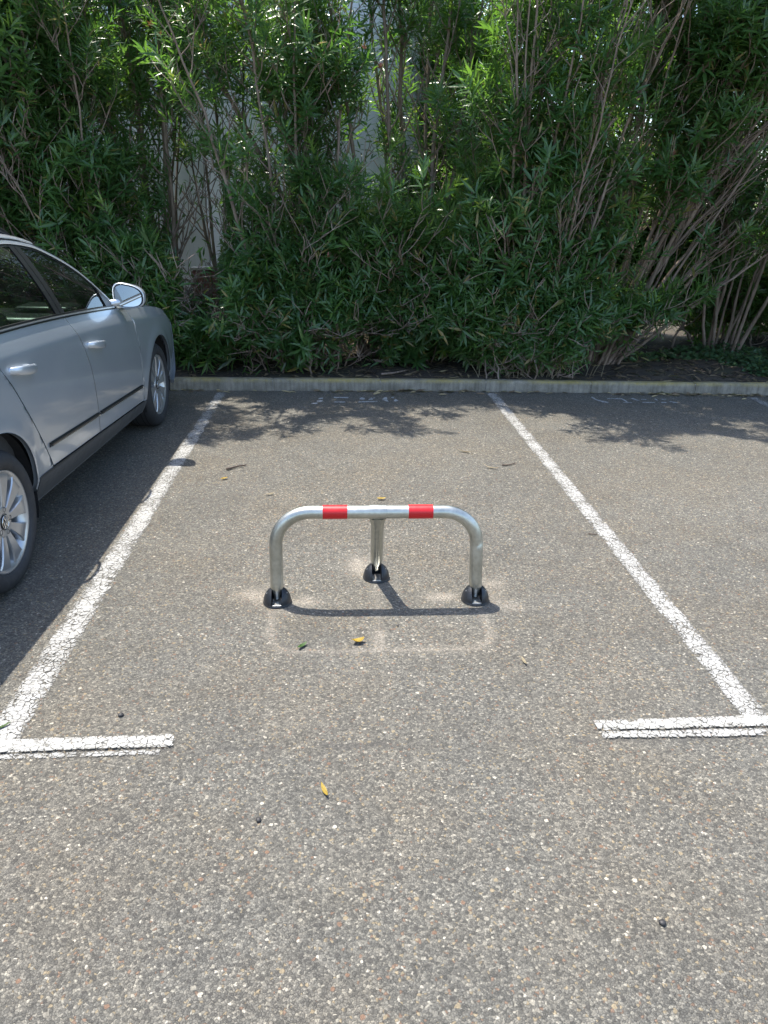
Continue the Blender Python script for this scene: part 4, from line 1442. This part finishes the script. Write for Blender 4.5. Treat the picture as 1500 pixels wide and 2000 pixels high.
def shrub(name, label, cat, base, stems, nbranch, shoots, leaf_L=(.105, .175), leaf_W=.16, n_own=70, dens=1.0, mat=None, young_p=.06, spread=1.0, filt=True, group="oleander shrubs of the hedge", low=0.22, twigs_r=1.0):
    mat = mat or M_LEAF
    bx, by = base
    root = empty(name, (bx, by, bed_z(bx, by) if filt else .08))
    tag(root, label, cat, group)
    o3 = np.array([bx, by, root.location.z])
    P = []; A = []; N = []; L_ = []; DR = []; TI = []; YO = []; DY = []
    twig_paths = []
    def add_shoot(p, d, ln, tone, yng):
        """leafy end of a twig; whorls of three"""
        d = d / np.linalg.norm(d)
        side = np.cross(d, UP + .01); side /= np.linalg.norm(side) + 1e-9; oth = np.cross(d, side)
        nw = max(4, int(ln / .026 * dens))
        ph = random.uniform(0, 6.28)
        sz = random.uniform(.62, 1.18); old = random.random() < .05
        for k in range(nw):
            u = (k + 1) / nw
            q = p + d * ln * u
            alpha = math.radians(random.uniform(62, 96) * (1 - u) + random.uniform(18, 44) * u)
            for j in range(3):
                if random.random() < .12: continue
                a = ph + k * 1.05 + j * 2.094 + random.uniform(-.35, .35)
                rd = side * math.cos(a) + oth * math.sin(a)
                ad = d * math.cos(alpha) + rd * math.sin(alpha) + np.array([0, 0, -.10])
                nn = d * math.sin(alpha) - rd * math.cos(alpha) + np.random.normal(0, .18, 3)
                if filt and not keep_leaf(q + ad * .08): continue
                P.append(q); A.append(ad); N.append(nn)
                DY.append((random.uniform(.5, 1) if random.random() < (.45 if old else .012 + .03 * (1 - u)) else 0.0))
                L_.append(sz * random.uniform(*leaf_L) * (.62 + .38 * math.sin(PI * min(1, u * .8 + .15))))
                DR.append(random.uniform(.0, .32) * (1.15 - .6 * u))
                TI.append(min(1, max(0, tone + random.uniform(-.3, .3)))); YO.append(yng * random.uniform(.5, 1) * (u ** 2) if yng else 0.0)
    for si, st in enumerate(stems):
        (ox, oy), tip, r0 = st[0], np.array(st[1], float), st[2]
        if filt and tip[2] > 3.0: tip[2] = 3.0 + (tip[2] - 3.0) * .72
        bend = st[3] if len(st) > 3 else .35
        p0 = o3 + np.array([ox, oy, -.04])
        mid = p0 + (tip - p0) * .5 + np.array([0, 0, bend * .5]) - np.array([tip[0] - p0[0], tip[1] - p0[1], 0]) * bend * .35
        K = 18
        t = np.linspace(0, 1, K)[:, None]
        pts = (1 - t) ** 2 * p0 + 2 * t * (1 - t) * mid + t * t * tip
        w = np.cumsum(np.random.normal(0, .011, (K, 3)), 0); w -= np.linspace(0, 1, K)[:, None] * w[-1]
        pts = pts + w
        rad = r0 * (1 - .78 * t[:, 0] ** .9) + .002
        rad *= 1 + .07 * np.random.normal(0, 1, K)
        rel = pts - o3
        tubes_mesh("stem", [(rel, np.maximum(rad, .003))], 9, M_BARK, root)
        slen = np.linalg.norm(tip - p0)
        nb = max(2, int(nbranch * 1.15 * slen / 3.0))
        short = tip[2] - p0[2] < .9
        if short: nb = max(nb, 7)
        for b_ in range(nb):
            lw = .0 if short else low
            tb = min(.99, lw + (1 - lw) * (b_ + random.random()) / nb)
            i = int(tb * (K - 1)); q = pts[i] + (pts[min(i + 1, K - 1)] - pts[i]) * (tb * (K - 1) - i)
            tg_ = unit(pts[min(i + 1, K - 1)] - pts[max(i - 1, 0)])
            rd = np.random.normal(0, 1, 3); rd[2] = rd[2] * .5 if short else abs(rd[2]) * .4; rd = unit(rd)
            rd[1] -= .25
            d0 = unit(tg_ * random.uniform(.4, 1.0) + rd * random.uniform(.45, .95) * spread)
            bl = random.uniform(.12, .34) if short else random.uniform(.35, .95) * (1.15 - .55 * tb)
            kk = 7
            tt = np.linspace(0, 1, kk)[:, None]
            d1 = unit(d0 + UP * (random.uniform(-.5, .3) if short else random.uniform(.1, .7)))
            bp = q + d0 * bl * tt + (d1 - d0) * bl * .5 * tt * tt
            wb = np.cumsum(np.random.normal(0, .008, (kk, 3)), 0); wb[0] = 0
            bp = bp + wb
            if filt and bp[-1][1] < hedge_front(bp[-1][0], bp[-1][2]) - .05:
                bp[:, 1] += np.linspace(0, 1, kk) * (hedge_front(bp[-1][0], bp[-1][2]) - bp[-1][1] + random.uniform(0, .15))
            if filt: bp[:, 1] = np.minimum(bp[:, 1], np.where(bp[:, 0] < 1.3, 9.9, 99))
            br = max(.0035, rad[i] * .52) * twigs_r
            twig_paths.append((bp - o3, np.linspace(br, .0028, kk)))
            tone = random.uniform(.15, .75)
            for s_ in range(shoots):
                if filt and not keep_shoot(bp[-1] if s_ == 0 else bp[3], tip): continue
                if s_ == 0:
                    sp = bp[-2]; sd = unit(bp[-1] - bp[-2])
                else:
                    j = random.randint(2, kk - 1); sp = bp[j]
                    rr = np.random.normal(0, 1, 3); rr[2] = abs(rr[2]) * .7
                    sd = unit(unit(bp[-1] - bp[0]) * .7 + unit(rr) * .85 + UP * .22)
                    sl = random.uniform(.08, .26)
                    e = sp + sd * sl
                    twig_paths.append((np.stack([sp, sp + sd * sl * .5 + np.random.normal(0, .008, 3), e]) - o3, np.array([.0042, .0035, .0026])))
                    sp = e - sd * sl * .25
                yng = random.uniform(.35, 1.0) if random.random() < young_p * (1.6 if sp[2] > 1.5 else .8) else 0.0
                add_shoot(sp, sd, random.uniform(.13, .30), tone, yng)
    if twig_paths:
        tw = tubes_mesh("twigs", twig_paths, 5, M_BARK, root); tw["kind"] = "stuff"
    P = np.array(P); A = np.array(A); N = np.array(N); L_ = np.array(L_); DR = np.array(DR); TI = np.array(TI); YO = np.array(YO)
    W_ = L_ * leaf_W * RNG.uniform(.85, 1.2, len(L_))
    own = np.zeros(len(P), bool)
    if n_own:
        vis = np.where((P[:, 2] < 3.6) & (np.abs(P[:, 0] - .8) < 4.2))[0]
        score = P[vis, 1] - np.array([hedge_front(a, c) for a, c in zip(P[vis, 0], P[vis, 2])]) - L_[vis] * 2 + RNG.uniform(0, .25, len(vis))
        own[vis[np.argsort(score)[:n_own]]] = True
        An = unit(A); Nn = unit(N - An * (N * An).sum(1, keepdims=True)); Sn = np.cross(An, Nn)
        for i in np.where(own)[0]:
            me = LEAF_VARIANTS[5] if YO[i] > .4 else LEAF_VARIANTS[random.randint(0, 4)]
            o = bpy.data.objects.new("leaf", me); COL.objects.link(o); o.parent = root
            p = P[i] - o3; l = L_[i]; w = W_[i] / .15
            # columns: side, along, up
            o.matrix_local = Matrix(((Sn[i][0] * w, An[i][0] * l, Nn[i][0] * w, p[0]), (Sn[i][1] * w, An[i][1] * l, Nn[i][1] * w, p[1]), (Sn[i][2] * w, An[i][2] * l, Nn[i][2] * w, p[2]), (0, 0, 0, 1)))
    r = ~own
    fo = leaf_mesh("foliage", P[r] - o3, A[r], N[r], L_[r], W_[r], DR[r], TI[r], YO[r], mat, root)
    a_ = fo.data.attributes.new('dry', 'FLOAT', 'POINT')
    a_.data.foreach_set('value', np.repeat(np.array(DY)[r], 8).astype(np.float32))
    fo["kind"] = "stuff"
    return root, len(P)

np.random.seed(5)
def fan(bx, by, n, lean, h, sp, r=(.010, .024), ysp=.5, rb=.18, ylean=-.15):
    """n stems rising from one base, spread round a lean"""
    out = []
    for k in range(n):
        u = (k + .5) / n * 2 - 1
        tx = bx + lean[0] + u * sp + random.uniform(-.2, .2)
        ty = by + ylean + lean[1] + random.uniform(-ysp, ysp) - (.60 if h > 3 and by < 8.6 else 0)
        tz = h * random.uniform(.72, 1.08)
        out.append(((u * rb + random.uniform(-.05, .05), random.uniform(-rb, rb)), (tx, ty, tz), random.uniform(*r), random.uniform(.1, .5)))
    return out
TOTAL = 0
def S_(label, base, stems, nb, sh, name="oleander_shrub", **kw):
    global TOTAL
    sh += 1
    r, n = shrub(name, label, "shrub", base, stems, nb, sh, **kw)
    TOTAL += n
    return r

S_("tall dense oleander rising behind the car's roof at the far end of the hedge", (-3.55, 8.1), fan(-3.55, 8.1, 18, (0, 0), 4.05, 1.2, ysp=.9) + fan(-3.4, 7.8, 8, (0, -.2), 2.2, 1.0, (.008, .014)), 17, 5)
S_("leafy oleander behind the car's windscreen, thick down to mirror height", (-2.55, 7.95), fan(-2.55, 7.95, 9, (-.05, -.1), 4.3, .9, ysp=.8) + fan(-2.5, 7.7, 6, (0, -.3), 1.9, .6, (.008, .014)), 16, 5)
S_("oleander with a stout forked trunk leaning over the car's bonnet beside the bare wall", (-1.74, 8.15),
   [((0, 0), (-2.30, 7.9, 3.3), .062, .1), ((-.06, .05), (-1.95, 8.0, 4.1), .034, .1), ((.05, -.03), (-1.55, 7.7, 4.2), .026, .3), ((-.1, 0), (-2.6, 7.5, 2.9), .024, .2), ((.06, .1), (-1.75, 8.5, 4.3), .022, .2)]
   + fan(-1.8, 7.6, 6, (.05, -.2), 1.0, .45, (.007, .012)) + fan(-1.75, 7.9, 8, (.05, -.2), .85, .5, (.006, .010)) + fan(-1.4, 7.4, 16, (0, 0), .6, .5, (.005, .008), ysp=.15, rb=.35), 15, 5, low=.15)
S_("thin sparse oleander with dark bare stems standing right before the wall", (-1.28, 9.0),
   [((0, 0), (-1.62, 9.1, 2.2), .026, .25), ((.05, .0), (-1.25, 8.8, 3.9), .022, .2), ((.1, .1), (-.85, 8.9, 4.2), .022, .3), ((-.05, 0), (-1.5, 9.2, 4.0), .02, .3)]
   + fan(-1.2, 8.2, 12, (.1, -.3), .95, .5, (.006, .011), rb=.3), 12, 4, low=.4)
S_("broad oleander whose lower leaves form a dark mound by the kerb in the middle bay", (-.35, 7.65),
   fan(-.35, 7.65, 13, (-.05, -.2), 1.55, .70, (.009, .018), ysp=.35) + fan(-.3, 7.8, 6, (-.2, 0), 4.05, .8, (.012, .024), ysp=.7) + fan(-.4, 7.28, 18, (0, 0), .62, .62, (.005, .009), ysp=.12, rb=.4), 15, 5, low=.06, n_own=110)
S_("oleander with long bare branches slanting up over the gap toward the car", (.36, 8.15),
   [((0, 0), (-1.35, 7.5, 3.3), .036, .0), ((-.05, .05), (-1.0, 7.3, 3.9), .030, .1), ((.05, 0), (-.65, 7.6, 3.6), .030, .1), ((.0, -.1), (-1.5, 7.8, 2.5), .026, .1), ((.1, .1), (-.2, 7.7, 4.3), .028, .2), ((-.1, .1), (-.75, 8.1, 2.9), .024, .0), ((.05, .1), (-.4, 8.2, 3.3), .022, .1), ((.15, -.1), (.35, 7.6, 4.5), .026, .3)]
   + fan(.5, 7.9, 9, (.15, -.3), 1.0, .40, (.007, .011)), 11, 5, low=.38)
S_("oleander with one thick upright trunk forking behind the middle of the barrier", (.80, 8.25),
   [((0, 0), (.52, 7.9, 4.2), .038, .1), ((.03, 0), (1.05, 7.7, 4.3), .034, .1), ((.08, .05), (.85, 8.3, 4.5), .03, .1), ((-.08, .05), (.2, 8.1, 4.3), .026, .2), ((.12, 0), (1.4, 8.1, 4.4), .026, .3)]
   + fan(.85, 7.75, 12, (.1, -.3), 1.25, .55, (.008, .014)) + fan(.95, 7.4, 16, (.1, 0), .7, .5, (.005, .009), ysp=.15, rb=.35), 14, 5, low=.22)
S_("bushy oleander of many upright canes crowding the kerb by the far white line", (1.86, 7.42),
   fan(1.86, 7.42, 14, (-.05, .1), 1.75, .75, (.009, .017), ysp=.35, rb=.25) + fan(1.86, 7.5, 14, (.05, .1), 4.05, .75, (.011, .022), ysp=.6, rb=.25) + fan(1.8, 7.26, 20, (-.1, 0), .62, .70, (.005, .009), ysp=.1, rb=.5), 15, 5, low=.06, n_own=110)
S_("old oleander whose bare trunks fan out sideways over the empty bay", (2.74, 7.85),
   fan(2.74, 7.85, 24, (.75, -.1), 4.05, 1.0, (.011, .023), ysp=.4, rb=.16) + fan(2.80, 7.8, 9, (1.25, -.1), 2.8, .75, (.012, .022), ysp=.4, rb=.14) + [((.1, 0), (4.5, 7.5, 1.55), .020, -.05), ((.05, .05), (4.2, 7.4, 1.9), .022, .0)]
   + fan(2.75, 7.45, 6, (.1, -.1), .75, .40, (.007, .011)), 12, 5, low=.40, n_own=100)
S_("shady oleander at the ivy end, its leaves hanging over open soil", (4.35, 8.5), fan(4.35, 8.5, 10, (.1, -.2), 4.3, 1.3, (.011, .023), ysp=.7), 16, 5, low=.3)
S_("dark oleander beyond the ivy, last of the hedge on the side away from the car", (5.7, 8.2), fan(5.7, 8.2, 16, (0, -.1), 4.05, 1.3, (.011, .023), ysp=.8) + fan(5.5, 7.8, 6, (-.2, -.1), 1.6, .8, (.009, .014)), 15, 5, low=.15)
S_("inner oleander filling the dark background behind the bushy canes", (1.95, 9.2), fan(1.95, 9.2, 14, (0, 0), 4.05, 1.0, (.011, .022), ysp=.6) + fan(1.95, 9.0, 12, (0, 0), 1.3, 1.0, (.008, .014), rb=.5), 15, 5, n_own=0, low=.12)
S_("inner oleander in the shadow behind the fanning bare trunks", (3.35, 9.3), fan(3.35, 9.3, 16, (0, 0), 4.05, 1.0, (.011, .022), ysp=.6) + fan(3.4, 9.2, 14, (0, 0), 1.4, 1.2, (.008, .014), rb=.6), 16, 5, n_own=0, low=.12)
print("LEAVES", TOTAL)
# a few reddish flower heads at the tips of the twigs
M_BUD = mat_leaf("reddish_bud", (.17, .035, .025), (.26, .07, .05), (.3, .1, .06), (.2, .03, .02), .2, .5)
def flower_head(word, x, y, z, n=16):
    root = [o for o in COL.objects if o.name.startswith("oleander_shrub") and word in o.get("label", "")][0]
    r = np.array(root.location)
    a = RNG.uniform(0, 2 * PI, n); h = RNG.uniform(.2, 1.0, n)
    A = np.stack([np.cos(a) * (1.1 - h), np.sin(a) * (1.1 - h), h], 1)
    L_ = RNG.uniform(.022, .05, n)
    o = leaf_mesh("flower_head", np.array([x, y, z]) - r + A * .02, A, np.stack([-np.cos(a), -np.sin(a), np.ones(n)], 1), L_, L_ * .34, RNG.uniform(0, .2, n), RNG.uniform(0, 1, n), np.zeros(n), M_BUD, root)
    o["kind"] = "stuff"
flower_head("windscreen", -2.35, 6.95, 2.92); flower_head("forked trunk", -1.45, 6.95, 2.87); flower_head("forked trunk", -1.38, 6.9, 2.80, 10)
flower_head("slanting", .34, 6.95, 2.63); flower_head("slanting", .21, 6.95, 2.76, 10); flower_head("fan out sideways", 2.86, 6.95, 2.05); flower_head("dark mound", -.1, 6.98, 1.18, 9)
S_("upright oleander closing the view where the white wall ends", (1.45, 10.5), fan(1.45, 10.5, 12, (0, 0), 4.3, .8, (.011, .022), ysp=.5) + fan(1.5, 10.3, 8, (0, 0), 2.2, .6, (.008, .014), rb=.4), 15, 5, n_own=0, low=.15)
S_("tall thin oleander pressed close to the wall behind the forked trunk", (-2.15, 9.1), fan(-2.15, 9.1, 9, (.05, 0), 4.05, .75, (.010, .02), ysp=.3), 14, 5, n_own=0, low=.5)
S_("outermost oleander of the hedge, deep in shade past the ivy", (6.9, 9.0), fan(6.9, 9.0, 10, (-.2, 0), 4.6, 1.4, (.011, .023), ysp=.8) + fan(6.2, 9.0, 12, (-.2, 0), 1.6, 1.2, (.008, .014), rb=.6), 15, 5, n_own=0, low=.1)
S_("low oleander in the dark gap behind the ivy", (5.1, 9.7), fan(5.1, 9.7, 14, (0, 0), 2.4, 1.2, (.009, .016), rb=.6) + fan(5.0, 9.3, 26, (0, 0), .85, 1.4, (.006, .010), ysp=.3, rb=1.0), 15, 5, n_own=0, low=.08)
# sunlit garden beyond the end of the wall
for lab, b_, h in (("sunlit yellow green bush beyond the end of the white wall", (1.75, 13.2), 2.3), ("sunlit bush glimpsed deep behind the inner oleanders", (3.6, 13.8), 2.6), ("sunlit garden bush behind the fanned trunks, farthest off", (5.8, 13.4), 2.6)):
    shrub("garden_shrub", lab, "shrub", b_, fan(b_[0], b_[1], 9, (0, 0), h, 1.0, (.012, .02), ysp=.8), 12, 4, leaf_L=(.07, .11), leaf_W=.42, n_own=0, mat=M_LEAF2, young_p=.25, filt=False, low=.1, group="garden shrubs beyond the wall")

# ------------------------------------------------------------------ litter, ivy and dry stalks on the bed
def litter():
    n = 5200
    x = RNG.uniform(-4.2, 6.0, n); v = RNG.beta(1.1, 1.8, n) * 2.4
    y = np.array([kerb_y(a) for a in x]) + .10 + v
    z = np.array([bed_z(a, b_) for a, b_ in zip(x, y)]) + RNG.uniform(.002, .014, n)
    a = RNG.uniform(0, 2 * PI, n)
    A = np.stack([np.cos(a), np.sin(a), RNG.uniform(-.15, .22, n)], 1)
    N = np.stack([RNG.normal(0, .3, n), RNG.normal(0, .3, n), np.ones(n)], 1)
    L_ = RNG.uniform(.04, .13, n)
    me = mat_leaf("dead_leaf", (.075, .050, .030), (.19, .14, .085), (.36, .29, .16), (.12, .08, .03), .12, .7)
    o = leaf_mesh("leaf_litter", np.stack([x, y, z], 1), A, N, L_, L_ * RNG.uniform(.12, .24, n), RNG.uniform(-.2, .3, n), RNG.uniform(0, 1, n), (RNG.uniform(0, 1, n) > .90) * RNG.uniform(.3, 1, n), me)
    tag(o, "brown leaf litter strewn over the planting bed", "leaf litter", kind="stuff")
    # crumbs and scraps gathered along the foot of the kerb
    n = 1700
    x = RNG.uniform(-3.5, 4.05, n)
    y = np.array([kerb_y(a) for a in x]) - RNG.exponential(.035, n) - .004
    keepm = RNG.uniform(0, 1, n) < np.clip(.35 + .35 * np.sin(x * 2.1) + .25 * (x > 2.6), .1, 1)
    x, y = x[keepm], y[keepm]; n = len(x)
    a = RNG.uniform(-.5, .5, n) + RNG.integers(0, 2, n) * PI
    A = np.stack([np.cos(a), np.sin(a), RNG.uniform(-.05, .12, n)], 1)
    N = np.stack([RNG.normal(0, .3, n), RNG.normal(0, .3, n), np.ones(n)], 1)
    L_ = RNG.uniform(.015, .09, n) * RNG.uniform(.5, 1.3, n)
    o = leaf_mesh("kerb_debris", np.stack([x, y, RNG.uniform(.003, .012, n)], 1), A, N, L_, L_ * RNG.uniform(.12, .4, n), RNG.uniform(-.1, .3, n), RNG.uniform(0, 1, n), (RNG.uniform(0, 1, n) > .6) * 1.0, me)
    tag(o, "scraps of dry leaf gathered along the foot of the kerb", "leaf litter", kind="stuff")
litter()

def ivy():
    P = []
    def patch(cx, cy, rx, ry, n, h):
        for _ in range(n):
            a = random.uniform(0, 2 * PI); r = math.sqrt(random.random())
            x = cx + rx * r * math.cos(a); y = cy + ry * r * math.sin(a)
            P.append((x, y, bed_z(x, y) + random.uniform(.01, h) * (1.1 - r)))
    patch(4.62, 7.38, .50, .30, 520, .30); patch(4.35, 7.8, .35, .25, 260, .16); patch(4.3, 8.3, .9, .3, 620, .16); patch(5.2, 7.7, .6, .5, 620, .34); patch(3.2, 8.1, .3, .2, 120, .10); patch(4.05, 8.05, .3, .15, 160, .12)
    P = np.array(P); n = len(P)
    a = RNG.uniform(0, 2 * PI, n)
    A = np.stack([np.cos(a), np.sin(a) - .3, RNG.uniform(-.4, .3, n)], 1)
    N = np.stack([RNG.normal(0, .4, n), RNG.normal(-.35, .4, n), np.ones(n)], 1)
    L_ = RNG.uniform(.035, .075, n)
    o = leaf_mesh("ivy", P, A, N, L_, L_ * RNG.uniform(.6, .85, n), RNG.uniform(.0, .3, n), RNG.uniform(0, 1, n), (RNG.uniform(0, 1, n) > .93) * .6, M_IVY)
    tag(o, "low ivy creeping over the soil at the end of the bed away from the car", "ground cover", kind="stuff")
ivy()

def stalks(name, label, cx, cy, rx, ry, n, h, mat):
    paths = []
    for _ in range(n):
        x = cx + random.gauss(0, rx); y = cy + random.gauss(0, ry)
        z = bed_z(x, y) - .01
        d = np.array([random.gauss(0, .5), random.gauss(-.1, .35), 1.0]); d /= np.linalg.norm(d)
        hh = h * random.uniform(.4, 1.1); t = np.linspace(0, 1, 6)[:, None]
        p = np.array([x, y, z]) + d * hh * t + np.array([d[0], d[1], -.5]) * hh * .45 * t * t
        paths.append((p, np.linspace(.0022, .0010, 6)))
    o = tubes_mesh(name, paths, 4, mat)
    tag(o, label, "grass", kind="stuff")
stalks("dry_grass", "tuft of dry brown grass on the bed between the middle oleanders", .12, 8.5, .16, .12, 90, .42, M_STRAW)
stalks("dry_grass", "dry straw stalks round the feet of the canes by the kerb", 1.85, 7.25, .28, .06, 70, .40, M_STRAW)
fallen_twig([(.40, 7.16), (.52, 7.22), (.66, 7.34)], .012, M_BARK, "short broken branch lying on the bed edge ahead of the barrier", name="broken_branch", cat="branch", group=None)
bpy.data.objects["broken_branch"].location.z = .105
